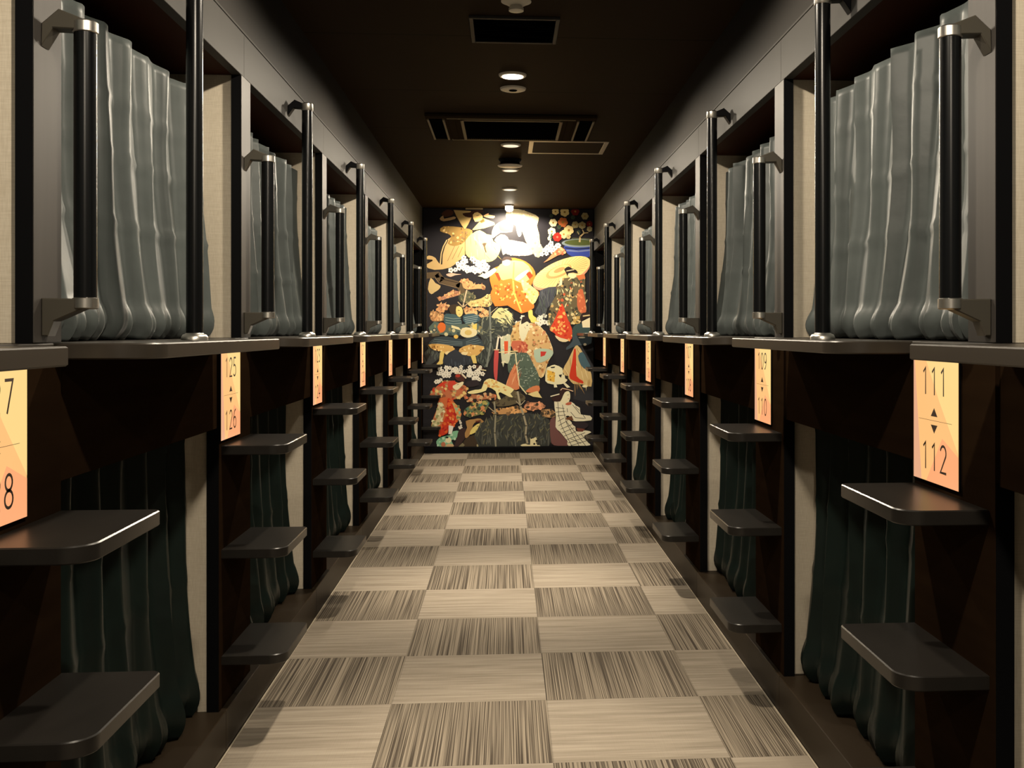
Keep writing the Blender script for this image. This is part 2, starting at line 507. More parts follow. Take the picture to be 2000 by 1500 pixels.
def make_sign(key, k):
    S = SIDES[key]; s, W = S['s'], S['W']
    ya, yb = S['sign'][0] + PITCH * k, S['sign'][1] + PITCH * k
    if yb > YEND - 0.02: yb = YEND - 0.04
    z0, z1 = 0.894 + S['zoff'], 1.143 + S['zoff'] * 0.7
    n = NUM[key](k)
    loc = (s * W, (ya + yb) / 2, z0)
    if key == 'L' and k == 0:
        lab = 'glowing orange bunk sign cut by the frame, showing 7 above 8'
    elif k <= 2:
        lab = 'glowing orange bunk sign reading %d above %d with two small triangles' % (n, n + 1)
    else:
        lab = 'narrow glowing orange bunk sign, ' + where(key, k, 'sign')
    t = thing('number_sign', lab, 'sign', loc, 'backlit bunk number signs')
    m = MB(); m.box(s * (W - 0.0048), s * W, ya, yb, z0, z1, 0.001)
    m.build('light_box', M['black'], t, loc)
    x = s * (W - 0.0052)
    wdt, hgt = yb - ya - 0.002, z1 - z0 - 0.002
    def P(a, b, d=0.0):        # a along the reading direction, b down from the top, both 0..1
        y = (yb - 0.001 - a * wdt) if s > 0 else (ya + 0.001 + a * wdt)
        return (x - s * d, y, z1 - 0.001 - b * hgt)
    m = MB()
    fl = (0, 1) if k % 2 == 0 else (1, 0)
    facets = [([(0, 0), (1, 0), (1, 1), (0, 1)], 0, 0), ([(.02, 0), (1, 0), (1, .72), (.60, .33), (.30, 0)][1:], 2, .0002),
              ([(0, 0), (.03, 0), (.19, 1), (0, 1)], 1, .0002), ([(1, .74), (1, 1), (.30, 1), (.66, .62)], 3, .0002)]
    for pts, mi, d in facets:
        m.add([P(a, b, d) for a, b in pts], [tuple(range(len(pts)))], mi)
    face = m.build('face', SIGN_MATS, t, loc, fix=False)
    # numerals, arrows and the hairline between the two numbers
    m = MB()
    asp = hgt / wdt
    for txt, top in ((str(n), .055), (str(n + 1), .675)):
        h = .225; w = h * asp
        step = w * 0.80
        x0 = .5 - step * 1.5 + 0.01
        for i, ch in enumerate(txt):
            for path in DIGITS[ch]:
                V, F = ribbon([(px * w * 1.2 / asp, py * h) for px, py in path], .021)
                m.add([P(x0 + i * step + vx * asp, top + h - vy, .0006) for vx, vy in V], F)
    m.add([P(.41, .455, .0006), P(.56, .455, .0006), P(.485, .385, .0006)], [(0, 1, 2)])
    m.add([P(.41, .525, .0006), P(.485, .595, .0006), P(.56, .525, .0006)], [(0, 1, 2)])
    m.add([P(.13, .488, .0006), P(.87, .488, .0006), P(.87, .491, .0006), P(.13, .491, .0006)], [(0, 1, 2, 3)])
    m.build('numerals', M['ink'], face, loc, fix=False)
    return t

for key, S in SIDES.items():
    for k in range(S['n_lad']): make_sign(key, k)

# ------------------------------------------------------------------ bunk ledges with a rounded near corner
def make_ledge(key, k):
    S = SIDES[key]; s, W, T = S['s'], S['W'], S['ledge']
    far = S['ledge_far'] + PITCH * (k + 1)
    near = S['ledge_far'] + PITCH * k + 0.002
    yn = far - PITCH + S['ledge_near']              # near end of the part that juts out
    far = min(far, YEND)
    r = 0.085
    if yn + r > YEND - 0.03: return
    pts = [(1.128, near), (W - 0.004, near), (W - 0.004, yn)] + arc(T + r, yn + r, r, 270, 180, 10) + [(T, far), (1.128, far)]
    pts = [(s * x, y) for x, y in pts]
    n = SIDES[key]['n_lad'] - k
    if k == -1:
        lab = 'dark wooden ledge end at the frame edge over the %s sign' % ('111' if key == 'R' else '7 and 8')
    elif k <= 2:
        lab = 'dark bunk ledge with a rounded corner between the %s and %d signs' % ('7' if (key, k) == ('L', 0) else NUM[key](k), NUM[key](k + 1))
    else:
        lab = 'dark wooden bunk ledge, ' + where(key, k, 'ledge')
    m = MB(); m.prism(pts, 1.1535 + S['zoff'] * .3, 1.181, 'z', 0.0025)
    loc = (s * W, yn, 1.1535)
    tag(m.build('bunk_ledge', M['ledge'], None, loc, smooth=25), lab, 'ledge', 'wooden ledges of the upper bunks')

for key in SIDES:
    for k in range(-1, 7):
        if SIDES[key]['ledge_far'] + PITCH * k < YEND - 0.1: make_ledge(key, k)

# ------------------------------------------------------------------ short grab rails on the pilasters
def bracket(m, s, xr, W, y, z, up):
    """arm from the rod to the wall: thin at the rod, flaring away from the rod's middle towards the wall"""
    d = 1 if up else -1
    prof = [(xr - 0.019, z), (xr - 0.019, z + d * 0.017), (W - 0.016, z + d * 0.030), (W - 0.001, z + d * 0.020),
            (W - 0.001, z - d * 0.004), (W - 0.010, z - d * 0.0), ]
    if not up:
        prof = [(xr - 0.019, z), (xr - 0.019, z - 0.017), (W - 0.022, z - 0.040), (W - 0.012, z - 0.066), (W - 0.001, z - 0.066), (W - 0.001, z + 0.001)]
    else:
        prof = [(xr - 0.019, z), (xr - 0.019, z + 0.019), (W - 0.030, z + 0.036), (W - 0.001, z + 0.010), (W - 0.001, z - 0.030), (W - 0.020, z + 0.002)]
    m.prism([(s * a, b) for a, b in prof], y - 0.017, y + 0.017, 'y', 0.002)

def make_rail(key, loc, label):
    S = SIDES[key]; s, W, xr = S['s'], S['W'], S['rod']
    y = S['rail_y']
    t = thing('grab_rail', label, 'grab rail', loc, 'short black grab rails on the pilasters')
    m = MB(); m.lathe(s * xr, y, [(0.0193, 1.262), (0.0193, 1.732)], 28); m.build('bar', M['rod'], t, loc, smooth=40)
    for up, z in ((True, 1.734), (False, 1.260)):
        m = MB(); bracket(m, s, xr + 0.016, W, y, z, up)
        b = m.build('bracket', M['bracket'], t, loc)
        m = MB()
        m.lathe(s * xr, y, [(0.019, z - (0.003 if up else 0.018)), (0.0215, z - (0.001 if up else 0.016)), (0.0215, z + (0.016 if up else 0.001)), (0.018, z + (0.019 if up else 0.003))], 28)
        m.build('end_cap', M['metal'], b, loc, smooth=40)
    return t

# ------------------------------------------------------------------ tall poles standing on the ledges
def make_pole(key, loc, label):
    S = SIDES[key]; s, W, xr = S['s'], S['W'], S['rod']
    y = S['pole_y']
    zt = 2.042
    t = thing('ledge_pole', label, 'pole', loc, 'tall black poles standing on the ledges')
    m = MB(); m.lathe(s * xr, y, [(0.0195, 1.185), (0.0195, zt - 0.012)], 28); m.build('rod', M['rod'], t, loc, smooth=40)
    m = MB(); m.lathe(s * xr, y, [(0.031, 1.181), (0.031, 1.188), (0.027, 1.194), (0.0215, 1.196), (0.020, 1.198)], 28)
    m.build('base_collar', M['metal'], t, loc, smooth=40)
    m = MB(); m.lathe(s * xr, y, [(0.0200, zt - 0.013), (0.0215, zt - 0.011), (0.0215, zt + 0.012), (0.018, zt + 0.016)], 28)
    m.build('top_cap', M['metal'], t, loc, smooth=40)
    m = MB()
    xb = xr + 0.015
    prof = [(xb, zt - 0.006), (xb, zt + 0.013), (W - 0.026, zt + 0.026), (W - 0.001, zt + 0.004), (W - 0.001, zt - 0.034), (W - 0.022, zt - 0.004)]
    m.prism([(s * a, b) for a, b in prof], y - 0.016, y + 0.016, 'y', 0.002)
    m.build('bracket', M['black'], t, loc)
    return t

for key, S in SIDES.items():
    rail = pole = None
    nb = 6
    for k in range(nb):
        dy = PITCH * k
        n_from_mural = nb - k
        side = 'in the 111 row' if key == 'R' else 'in the 125 row'
        lab = ('short black grab rail with nickel ends, %s from the mural %s' % (ORD[n_from_mural], side))
        if k == 0:
            lab = 'largest black grab rail, above the %s' % ('111 sign' if key == 'R' else '7 and 8 sign')
        loc = (S['s'] * S['rod'], S['rail_y'] + dy, 1.20)
        if rail is None: rail = make_rail(key, loc, lab)
        else: dup(rail, loc, lab)
        lab = 'tall black pole on the ledge, %s from the mural %s' % (ORD[n_from_mural], side)
        if k == 0:
            lab = 'thickest tall black pole %s' % ('between the 109 and 111 signs' if key == 'R' else 'between the 7 and 125 signs')
        loc = (S['s'] * S['rod'], S['pole_y'] + dy, 1.181)
        if pole is None: pole = make_pole(key, loc, lab)
        else: dup(pole, loc, lab)

# ------------------------------------------------------------------ privacy curtains
def make_curtain(key, k, level):
    S = SIDES[key]; s, W = S['s'], S['W']
    rnd = random.Random(100 * k + (7 if key == 'R' else 31) + (1000 if level == 'lower' else 0))
    if level == 'upper':
        y0 = S['pil'] + S['pilw'] - 0.07 + PITCH * k
        y1 = min(S['pil'] + PITCH * (k + 1) + 0.004, YEND - 0.01)
        zb, zt = 1.1825, 1.925
        xc = W + 0.125
        flare, tuck = 0.050, 0.035
    else:
        y0 = (S['low'] + 0.09) + PITCH * k
        y1 = min(S['low'] + PITCH * (k + 1) - 0.008, YEND - 0.01)
        zb, zt = ZP + 0.001, 1.15
        xc = W + 0.115
        flare, tuck = 0.050, 0.04
    if y1 - y0 < 0.2: return
    per = 0.152 + rnd.uniform(-0.004, 0.004)
    nu = int((y1 - y0) / per * 18); nv = 44
    ph = rnd.uniform(0, 1)
    sh = rnd.uniform(-.03, .03)
    creases = [(rnd.uniform(.16, .24), .0035), (rnd.uniform(.40, .48), .003), (rnd.uniform(.62, .70), .004)]
    def tri(t):
        t = t % 1.0
        k = 0.80                          # a broad flat panel, then a quick step back
        z = (2 * t / k - 1) if t < k else (1 - 2 * (t - k) / (1 - k))
        return math.sin(z * PI / 2) * 0.6 + z * 0.4
    V, F = [], []
    wob = [rnd.uniform(-1, 1) for _ in range(40)]
    for j in range(nv + 1):
        t = j / nv                       # 0 top, 1 bottom
        t = 1 - (1 - t) ** 1.25 if t < 1 else 1
        z = zt + (zb - zt) * t
        hem = max(0.0, (t - 0.88) / 0.12)
        bulge = flare * (0.25 * t + 0.75 * t ** 3.2) * (1.0 if hem == 0 else 1.0 + 0.22 * math.sin(hem * PI * 0.75))
        bulge -= tuck * hem ** 3
        for i in range(nu + 1):
            u = i / nu
            y = y0 + (y1 - y0) * u
            q = (y - y0) / per + ph
            # folds widen and drift as the cloth falls
            drift = 0.55 * sh / per * t * t + 0.10 * math.sin(q * 0.9 + ph * 6) * t * t
            amp = (0.021 + 0.005 * math.sin(q * 1.7)) * (1 - 0.35 * t)
            w = wob[int(q) % 40]
            f = tri(q + drift)
            dx = amp * f * (1 + 0.28 * wob[int(q) % 40 - 7]) + 0.0035 * math.sin(7.1 * t + 2.3 * w) * t + 0.003 * math.sin(q * 3.3 + 9 * t + ph * 5)
            if hem > 0:                  # gathers where the cloth rests on the boards
                dx += 0.010 * hem * math.sin(2 * PI * (q + drift) * 2 + 1.3 * w) + 0.005 * hem * math.sin(2 * PI * (q + drift) * 5 + 3 * w) + 0.010 * hem * w
            for ct, ca in creases:
                dx -= ca * math.exp(-((t - ct - 0.012 * w) / 0.012) ** 2)
            zz = z + (0.010 * (f * 0.5 + 0.5) * hem * (1 if t < 1 else 0)) - (0.006 * (1 - f) * (1 - t) if t < 0.3 else 0)
            if t >= 1: zz = z + 0.004 * (f * .5 + .5)
            V.append((s * (xc + dx - bulge), y, zz))
    for j in range(nv):
        for i in range(nu):
            a = j * (nu + 1) + i
            F.append((a, a + 1, a + nu + 2, a + nu + 1))
    m = MB(); m.add(V, F)
    loc = (s * xc, (y0 + y1) / 2, zb)
    n = min(6, 6 - k)
    side = 'in the 111 row' if key == 'R' else 'in the 125 row'
    if k == -1:
        lab = '%s %s curtain beside the viewer, out of frame before the %s sign' % ('grey' if level == 'upper' else 'dark', level, '111' if key == 'R' else '7 and 8')
    elif level == 'upper':
        lab = 'pleated grey satin curtain of an upper bunk, %s from the mural %s' % (ORD[n], side)
        if k == 0: lab = 'largest pleated grey satin curtain, above the ledge %s' % ('between the 109 and 111 signs' if key == 'R' else 'between the 7 and 125 signs')
    else:
        lab = 'black-green satin curtain of a lower bunk, %s from the mural %s' % (ORD[n], side)
        if k == 0: lab = 'tallest dark curtain below the ledge %s' % ('between the 109 and 111 signs' if key == 'R' else 'between the 7 and 125 signs')
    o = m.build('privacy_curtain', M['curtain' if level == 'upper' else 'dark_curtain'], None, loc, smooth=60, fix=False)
    so = o.modifiers.new('thickness', 'SOLIDIFY'); so.thickness = 0.002
    tag(o, lab, 'curtain', 'grey curtains of the %s bunks' % level)

for key in SIDES:
    for k in range(-1, 6):
        make_curtain(key, k, 'upper')
        make_curtain(key, k, 'lower')

# ------------------------------------------------------------------ ceiling fittings
def spot(name, parent, loc, watts, size, blend, rot=(0, 0, 0), radius=0.045):
    d = bpy.data.lights.new(name, 'SPOT')
    d.energy = watts; d.color = LAMP_COLOR; d.spot_size = math.radians(size); d.spot_blend = blend; d.shadow_soft_size = radius
    o = bpy.data.objects.new(name, d); COL.objects.link(o)
    o.parent = parent; o.location = loc; o.rotation_euler = rot
    return o

n_vis = 0
for y, watts, g in DOWNLIGHTS:
    vis = y > 3.9
    lab = 'round recessed ceiling downlight out of view overhead'
    if vis:
        lab = {4.98: 'bright round ceiling downlight between the black vent and the air conditioner', 6.85: 'round pale downlight beside the pale-framed ceiling hatch',
               7.91: 'round pale downlight just past the dark ceiling detector', 8.98: 'small round pale downlight, next to the mural spotlight'}[y]
    else:
        lab = {-1.0: 'round ceiling downlight behind the viewer', 0.98: 'round ceiling downlight just ahead overhead, out of view', 2.97: 'round ceiling downlight above the 109 sign, out of view'}[y]
    loc = (CX, y, ZC)
    t = thing('downlight', lab, 'light', loc, 'downlights along the ceiling')
    m = MB(); m.lathe(CX, y, [(0.050, ZC - 0.010), (0.058, ZC - 0.011), (0.064, ZC - 0.007), (0.066, ZC)], 36)
    m.build('trim_ring', M['white'], t, loc, smooth=40)
    m = MB(); m.lathe(CX, y, [(0.030, ZC - 0.0128), (0.049, ZC - 0.0118), (0.049, ZC - 0.0098)], 36)
    m.build('diffuser', glow('downlight_glow', (1.0, 0.86, 0.64), g), t, loc, smooth=40)
    spot('lamp', t, (0, 0, -0.02), watts, 174, 0.22)
    spot('beam', t, (0, 0, -0.02), watts * BEAM, 48, 1.0)

# the spotlight that washes the mural
loc = (CX, 10.13, ZC)
t = thing('mural_spotlight', 'small glaring spotlight at the end of the ceiling above the mural', 'light', loc)
m = MB(); m.lathe(CX, 10.13, [(0.034, ZC - 0.018), (0.042, ZC - 0.015), (0.045, ZC - 0.008), (0.045, ZC)], 28)
m.build('housing', M['white'], t, loc, smooth=40)
m = MB(); m.lathe(CX, 10.13, [(0.008, ZC - 0.066), (0.026, ZC - 0.061), (0.039, ZC - 0.044), (0.038, ZC - 0.028), (0.030, ZC - 0.015)], 24)
m.build('bulb', glow('bulb_glow', (1.0, 0.88, 0.68), 70), t, loc, smooth=60)
spot('lamp', t, (0, 0.0, -0.076), MURAL_SPOT_W, 156, 0.3, (0.35, 0, 0), 0.02)

# black return-air vent
loc = (0.033, 4.225, ZC)
t = thing('air_vent', 'square black air vent with a thin grey frame in the ceiling', 'vent', loc)
m = MB()
for a in ((-0.142, -0.126, 4.05, 4.40), (0.192, 0.208, 4.05, 4.40), (-0.126, 0.192, 4.05, 4.066), (-0.126, 0.192, 4.384, 4.40)):
    m.box(a[0], a[1], a[2], a[3], ZC - 0.012, ZC, 0.002)
m.build('frame', M['ventframe'], t, loc)
m = MB(); m.box(-0.126, 0.192, 4.066, 4.384, ZC - 0.003, ZC)
for i in range(14):
    y = 4.08 + i * 0.0225
    m.prism([(y, ZC - 0.010), (y + 0.003, ZC - 0.011), (y + 0.014, ZC - 0.004), (y + 0.011, ZC - 0.003)], -0.126, 0.192, 'x')
m.build('slats', M['vent'], t, loc)

# ceiling cassette air conditioner
loc = (0.03, 6.22, ZC)
t = thing('air_conditioner', 'wide dark ceiling cassette air conditioner with a slatted intake', 'air conditioner', loc)
m = MB(); m.box(-0.45, 0.51, 5.88, 6.56, ZC - 0.024, ZC, 0.006); m.build('casing', M['acbody'], t, loc)
m = MB()
x0, x1, ya, yb = -0.255, 0.320, 5.92, 6.53
for a in ((x0, x0 + 0.018, ya, yb), (x1 - 0.018, x1, ya, yb), (x0, x1, ya, ya + 0.018), (x0, x1, yb - 0.022, yb)):
    m.box(a[0], a[1], a[2], a[3], ZC - 0.034, ZC - 0.023, 0.002)
g = m.build('intake_frame', M['actrim'], t, loc)
m = MB(); m.box(x0 + 0.018, x1 - 0.018, ya + 0.018, yb - 0.022, ZC - 0.026, ZC - 0.0235)
for i in range(44):
    x = x0 + 0.025 + i * 0.0122
    m.box(x, x + 0.004, ya + 0.018, yb - 0.022, ZC - 0.031, ZC - 0.025)
m.build('intake_grille', M['vent'], g, loc)
for xa, xb in ((-0.437, -0.345), (0.405, 0.497)):
    m = MB(); m.box(xa, xb, 5.93, 6.52, ZC - 0.030, ZC - 0.0235, 0.003); f = m.build('air_flap', M['vent'], t, loc)
    m = MB()
    for xx in (xa - 0.004, xb - 0.010):
        m.box(xx, xx + 0.012, 5.92, 6.53, ZC - 0.034, ZC - 0.024, 0.002)
    m.build('flap_edge', M['actrim'], f, loc)
for xa in (-0.325, 0.345):
    m = MB(); m.box(xa, xa + 0.040, 5.91, 6.54, ZC - 0.029, ZC - 0.0235, 0.003); m.build('side_rib', M['acbody'], t, loc)
for yy in (5.893, 6.538):
    m = MB(); m.box(-0.33, 0.39, yy, yy + 0.010, ZC - 0.031, ZC - 0.0235, 0.002); m.build('end_trim', M['actrim'], t, loc)

# access hatch
loc = (0.402, 6.93, ZC)
t = thing('ceiling_hatch', 'square access hatch with a pale metal frame in the ceiling', 'hatch', loc)
m = MB()
for a in ((0.148, 0.176, 6.69, 7.16), (0.628, 0.656, 6.69, 7.16), (0.176, 0.628, 6.69, 6.718), (0.176, 0.628, 7.132, 7.16)):
    m.box(a[0], a[1], a[2], a[3], ZC - 0.006, ZC, 0.001)
m.build('frame', M['hatch'], t, loc)
m = MB(); m.box(0.178, 0.626, 6.720, 7.130, ZC - 0.004, ZC); m.build('panel', M['ceiling'], t, loc)

# hanging detector with a pale underside
loc = (0.028, 7.45, ZC)
t = thing('ceiling_detector', 'round dark detector hanging from the ceiling with a pale underside', 'detector', loc)
m = MB(); m.lathe(0.028, 7.45, [(0.072, ZC - 0.034), (0.066, ZC - 0.022), (0.082, ZC - 0.004), (0.082, ZC)], 36); m.build('base', M['black'], t, loc, smooth=40)
m = MB(); m.lathe(0.028, 7.45, [(0.045, ZC - 0.056), (0.082, ZC - 0.050), (0.088, ZC - 0.044), (0.074, ZC - 0.034)], 36); m.build('cover', M['white'], t, loc, smooth=40)

# flush round speaker
loc = (0.035, 5.261, ZC)
t = thing('ceiling_speaker', 'flush round pale ring with a dark centre behind the bright downlight', 'speaker', loc)
m = MB(); m.lathe(0.035, 5.261, [(0.022, ZC - 0.010), (0.050, ZC - 0.012), (0.062, ZC - 0.008), (0.065, ZC)], 36); m.build('ring', M['white'], t, loc, smooth=40)
m = MB(); m.lathe(0.035, 5.261, [(0.018, ZC - 0.0135), (0.021, ZC - 0.0105), (0.021, ZC - 0.008)], 24); m.build('grille', M['vent'], t, loc, smooth=40)

# smoke alarm at the top edge of the picture
loc = (0.037, 3.845, ZC)
t = thing('smoke_alarm', 'white domed smoke alarm at the top edge of the photo', 'smoke alarm', loc)
m = MB(); m.lathe(0.037, 3.845, [(0.028, ZC - 0.024), (0.045, ZC - 0.014), (0.055, ZC - 0.010), (0.055, ZC)], 32); m.build('base', M['white'], t, loc, smooth=40)
m = MB(); m.lathe(0.037, 3.845, [(0.018, ZC - 0.046), (0.027, ZC - 0.043), (0.027, ZC - 0.034), (0.020, ZC - 0.023)], 28); m.build('sensor', M['white'], t, loc, smooth=40)

# ------------------------------------------------------------------ the printed mural on the end wall: a collage of woodblock-style figures
# the print is drawn on eight sheets (two across, four down); each sheet has its own drawing grid, 2200 grid units to the metre
SHEET = {1: (825, 395), 2: (990, 395), 3: (825, 520), 4: (990, 520), 5: (825, 645), 6: (990, 645), 7: (825, 755), 8: (990, 755)}
GRID = 11.11
mrnd = random.Random(5)

class Print:
    def __init__(self):
        self.v, self.f, self.c, self.layer = [], [], [], 0
    def xy(self, sheet, a, b):
        if sheet == 'A': u, v = 820 + a / 5.714, 390 + b / 5.714        # overview sheets
        elif sheet == 'B': u, v = 820 + a / 5.714, 640 + b / 5.714
        elif sheet == 'P': u, v = a, b
        else: u, v = SHEET[sheet][0] + a / GRID, SHEET[sheet][1] + b / GRID
        x = (u - 988.3) * 0.005075
        z = 1.2037 + (645.8 - v) * 0.005055
        return (min(max(x, -0.812), 0.866), min(max(z, 0.064), ZC - 0.004))
    def raw(self, pts, col, new=True):
        if new: self.layer += 1
        y = YEND + 0.006 - self.layer * 0.00002
        o = len(self.v)
        self.v += [(x, y, z) for x, z in pts]
        self.f.append(tuple(range(o, o + len(pts))))
        self.c.append(srgb(*col))
    def poly(self, sheet, pts, col, outline=None, smooth=True):
        P = [self.xy(sheet, *p) for p in pts]
        if smooth and len(P) > 4:
            Q = []
            n = len(P)
            for i in range(n):
                p0, p1, p2, p3 = P[i - 1], P[i], P[(i + 1) % n], P[(i + 2) % n]
                for t in (0, .5):
                    k = .5
                    q = []
                    for d in (0, 1):
                        a = p1[d]; m1 = k * (p2[d] - p0[d]); m2 = k * (p3[d] - p1[d]); e = p2[d]
                        q.append(a + (0 if t == 0 else (-.5 * 0) + (t**3 * 2 - 3 * t * t) * (a - e) + (t**3 - 2 * t * t + t) * m1 + (t**3 - t * t) * m2))
                    Q.append((min(max(q[0], -0.812), 0.866), min(max(q[1], 0.064), ZC - 0.004)))
            P = Q
        if outline:
            cx = sum(p[0] for p in P) / len(P); cz = sum(p[1] for p in P) / len(P)
            self.stroke_m(P + [P[0]], outline[1] / 2200, outline[0])
        self.raw(P, col)
        return P
    def stroke_m(self, P, w, col, taper=1.0):
        self.layer += 1
        n = len(P)
        for i in range(n - 1):
            a, b = Vector(P[i]), Vector(P[i + 1])
            e = b - a
            if e.length < 1e-6: continue
            nn = Vector((-e.y, e.x)).normalized()
            w0 = w * (1 + (taper - 1) * i / (n - 1)); w1 = w * (1 + (taper - 1) * (i + 1) / (n - 1))
            ext = e.normalized() * w * 0.2
            self.raw([tuple(a - ext + nn * w0 / 2), tuple(a - ext - nn * w0 / 2), tuple(b + ext - nn * w1 / 2), tuple(b + ext + nn * w1 / 2)], col, new=False)
    def stroke(self, sheet, pts, w, col, taper=1.0):
        self.stroke_m([self.xy(sheet, *p) for p in pts], w / 2200, col, taper)
    def disc(self, sheet, a, b, r, col, r2=None, n=10, rot=0.0):
        r2 = r2 or r
        x, z = self.xy(sheet, a, b)
        P = []
        for i in range(n):
            t = 2 * PI * i / n
            p, q = r / 2200 * math.cos(t), r2 / 2200 * math.sin(t)
            P.append((min(max(x + p * math.cos(rot) - q * math.sin(rot), -0.812), 0.866), min(max(z + p * math.sin(rot) + q * math.cos(rot), 0.064), ZC - 0.004)))
        self.raw(P, col)
    def inside(self, P, x, z):
        c = False
        n = len(P)
        for i in range(n):
            x1, z1 = P[i]; x2, z2 = P[i - 1]
            if (z1 > z) != (z2 > z) and x < (x2 - x1) * (z - z1) / (z2 - z1) + x1: c = not c
        return c
    def scatter(self, P, n, fn):
        x0, x1 = min(p[0] for p in P), max(p[0] for p in P)
        z0, z1 = min(p[1] for p in P), max(p[1] for p in P)
        k = 0
        for _ in range(n * 6):
            x, z = mrnd.uniform(x0, x1), mrnd.uniform(z0, z1)
            if self.inside(P, x, z):
                fn(x, z); k += 1
                if k >= n: break
    def dots(self, P, n, r, cols):
        self.layer += 1
        def f(x, z):
            rr = mrnd.uniform(.6, 1.2) * r / 2200
            a0 = mrnd.uniform(0, 6)
            st = mrnd.uniform(.5, 1)
            pts = []
            for i in range(6):
                p, q = rr * math.cos(i * PI / 3), rr * st * math.sin(i * PI / 3)
                pts.append((x + p * math.cos(a0) - q * math.sin(a0), z + p * math.sin(a0) + q * math.cos(a0)))
            self.raw(pts, mrnd.choice(cols), new=False)
            self.layer += 0.2
        self.scatter(P, n, f)
    def strokes(self, P, n, length, w, cols, ang, spread=.5):
        self.layer += 1
        def f(x, z):
            a = ang + mrnd.uniform(-spread, spread)
            l = length * mrnd.uniform(.5, 1.2) / 2200
            d = (math.cos(a) * l, math.sin(a) * l); nn = (-math.sin(a) * w / 4400, math.cos(a) * w / 4400)
            pts = [(x - nn[0], z - nn[1]), (x + d[0] * .5 - nn[0] * 1.6, z + d[1] * .5 - nn[1] * 1.6), (x + d[0], z + d[1]), (x + d[0] * .5 + nn[0] * 1.6, z + d[1] * .5 + nn[1] * 1.6), (x + nn[0], z + nn[1])]
            self.raw([(min(max(p, -.812), .866), min(max(q, .064), ZC - .004)) for p, q in pts], mrnd.choice(cols), new=False)
            self.layer += 0.1
        self.scatter(P, n, f)
    def flower(self, sheet, a, b, r, col, heart, petals=6):
        x, z = self.xy(sheet, a, b)
        self.layer += 1
        a0 = mrnd.uniform(0, 6)
        for i in range(petals):
            t = a0 + 2 * PI * i / petals
            cx, cz = x + math.cos(t) * r * .58 / 2200, z + math.sin(t) * r * .58 / 2200
            rr = r * .50 / 2200
            self.raw([(min(max(cx + rr * math.cos(j * PI / 4), -.812), .866), min(max(cz + rr * math.sin(j * PI / 4), .064), ZC - .004)) for j in range(8)], col, new=False)
            self.layer += .3
        self.disc(sheet, a, b, r * .26, heart, n=8)
    def blossoms(self, sheet, region, n, r, col=(238, 232, 215)):
        P = [self.xy(sheet, *p) for p in region]
        def f(x, z):
            self.layer += 1
            a0 = mrnd.uniform(0, 6)
            R = r * mrnd.uniform(.8, 1.15) / 2200
            for i in range(5):
                t = a0 + 2 * PI * i / 5
                self.raw([(min(max(x + math.cos(t) * R * .6 + R * .42 * math.cos(j * PI / 3), -.812), .866), min(max(z + math.sin(t) * R * .6 + R * .42 * math.sin(j * PI / 3), .064), ZC - .004)) for j in range(6)], col, new=False)
            self.layer += .3
            self.raw([(x + R * .2 * math.cos(j * PI / 3), z + R * .2 * math.sin(j * PI / 3)) for j in range(6)], (110, 90, 60), new=False)
        self.scatter(P, n, f)

Pm = Print()
CREAM, TAN, DK = (240, 226, 180), (196, 160, 106), (50, 32, 24)
# ground: black paper shading into slate where bamboo is printed
Pm.raw([(-0.812, 0.064), (0.866, 0.064), (0.866, ZC - 0.004), (-0.812, ZC - 0.004)], (30, 27, 31))
Pm.poly('P', [(1118, 640), (1160, 640), (1160, 790), (1120, 780)], (46, 46, 50))

# pines and the branch on the western side
Pm.stroke(3, [(120, 210), (350, 190), (430, 300), (800, 400), (900, 600)], 130, (92, 74, 50))
Pm.stroke(3, [(350, 160), (420, 280), (800, 370)], 16, (45, 33, 22))
Pm.stroke(3, [(300, 260), (380, 370), (760, 470)], 14, (140, 115, 80))
Pm.poly(3, [(530, 180), (640, 150), (750, 170), (860, 180), (720, 200), (630, 235), (560, 215)], (215, 175, 150))
Pm.poly(3, [(200, 260), (300, 370), (410, 430), (370, 510), (280, 570), (210, 610), (140, 500)], (205, 176, 120))
PINE = [(232, 185, 125), (190, 130, 85), (140, 95, 60), (220, 160, 105)]
for pts, col, cols in (
    ([(830, 320), (920, 280), (1090, 340), (1130, 400), (1300, 390), (1370, 440), (1350, 490), (1200, 490), (1000, 510), (900, 470), (870, 380)], (214, 156, 102), PINE),
    ([(360, 710), (470, 650), (640, 540), (800, 550), (830, 620), (560, 700), (440, 740)], (180, 126, 98), PINE),
    ([(320, 830), (520, 820), (600, 880), (500, 960), (420, 1010), (310, 940), (380, 890)], (206, 142, 104), PINE),
    ([(800, 640), (960, 560), (1100, 590), (1150, 660), (1130, 730), (960, 790), (830, 770)], (84, 84, 64), [(110, 108, 80), (60, 62, 48), (140, 130, 90)]),
    ([(990, 790), (1160, 730), (1280, 700), (1480, 600), (1520, 780), (1440, 880), (1250, 870), (1050, 880)], (216, 188, 118), [(235, 215, 150), (180, 145, 90), (130, 105, 70)]),
    ([(200, 980), (420, 1020), (500, 1080), (480, 1180), (300, 1200), (200, 1160)], (176, 130, 84), PINE),
    ([(900, 920), (1100, 900), (1200, 990), (1160, 1080), (930, 1010)], (225, 190, 130), PINE),
    ([(1160, 920), (1300, 900), (1450, 1000), (1450, 1090), (1330, 1130), (1240, 1080), (1330, 1010)], (222, 182, 125), PINE)):
    P = Pm.poly(3, pts, col)
    Pm.dots(P, 16, 34, cols)
    Pm.strokes(P, 22, 70, 12, cols, PI / 2, 1.2)
Pm.stroke(3, [(970, 520), (905, 800), (890, 880)], 30, (205, 182, 145))
Pm.stroke(3, [(780, 780), (890, 890), (1030, 780)], 20, (190, 165, 128))

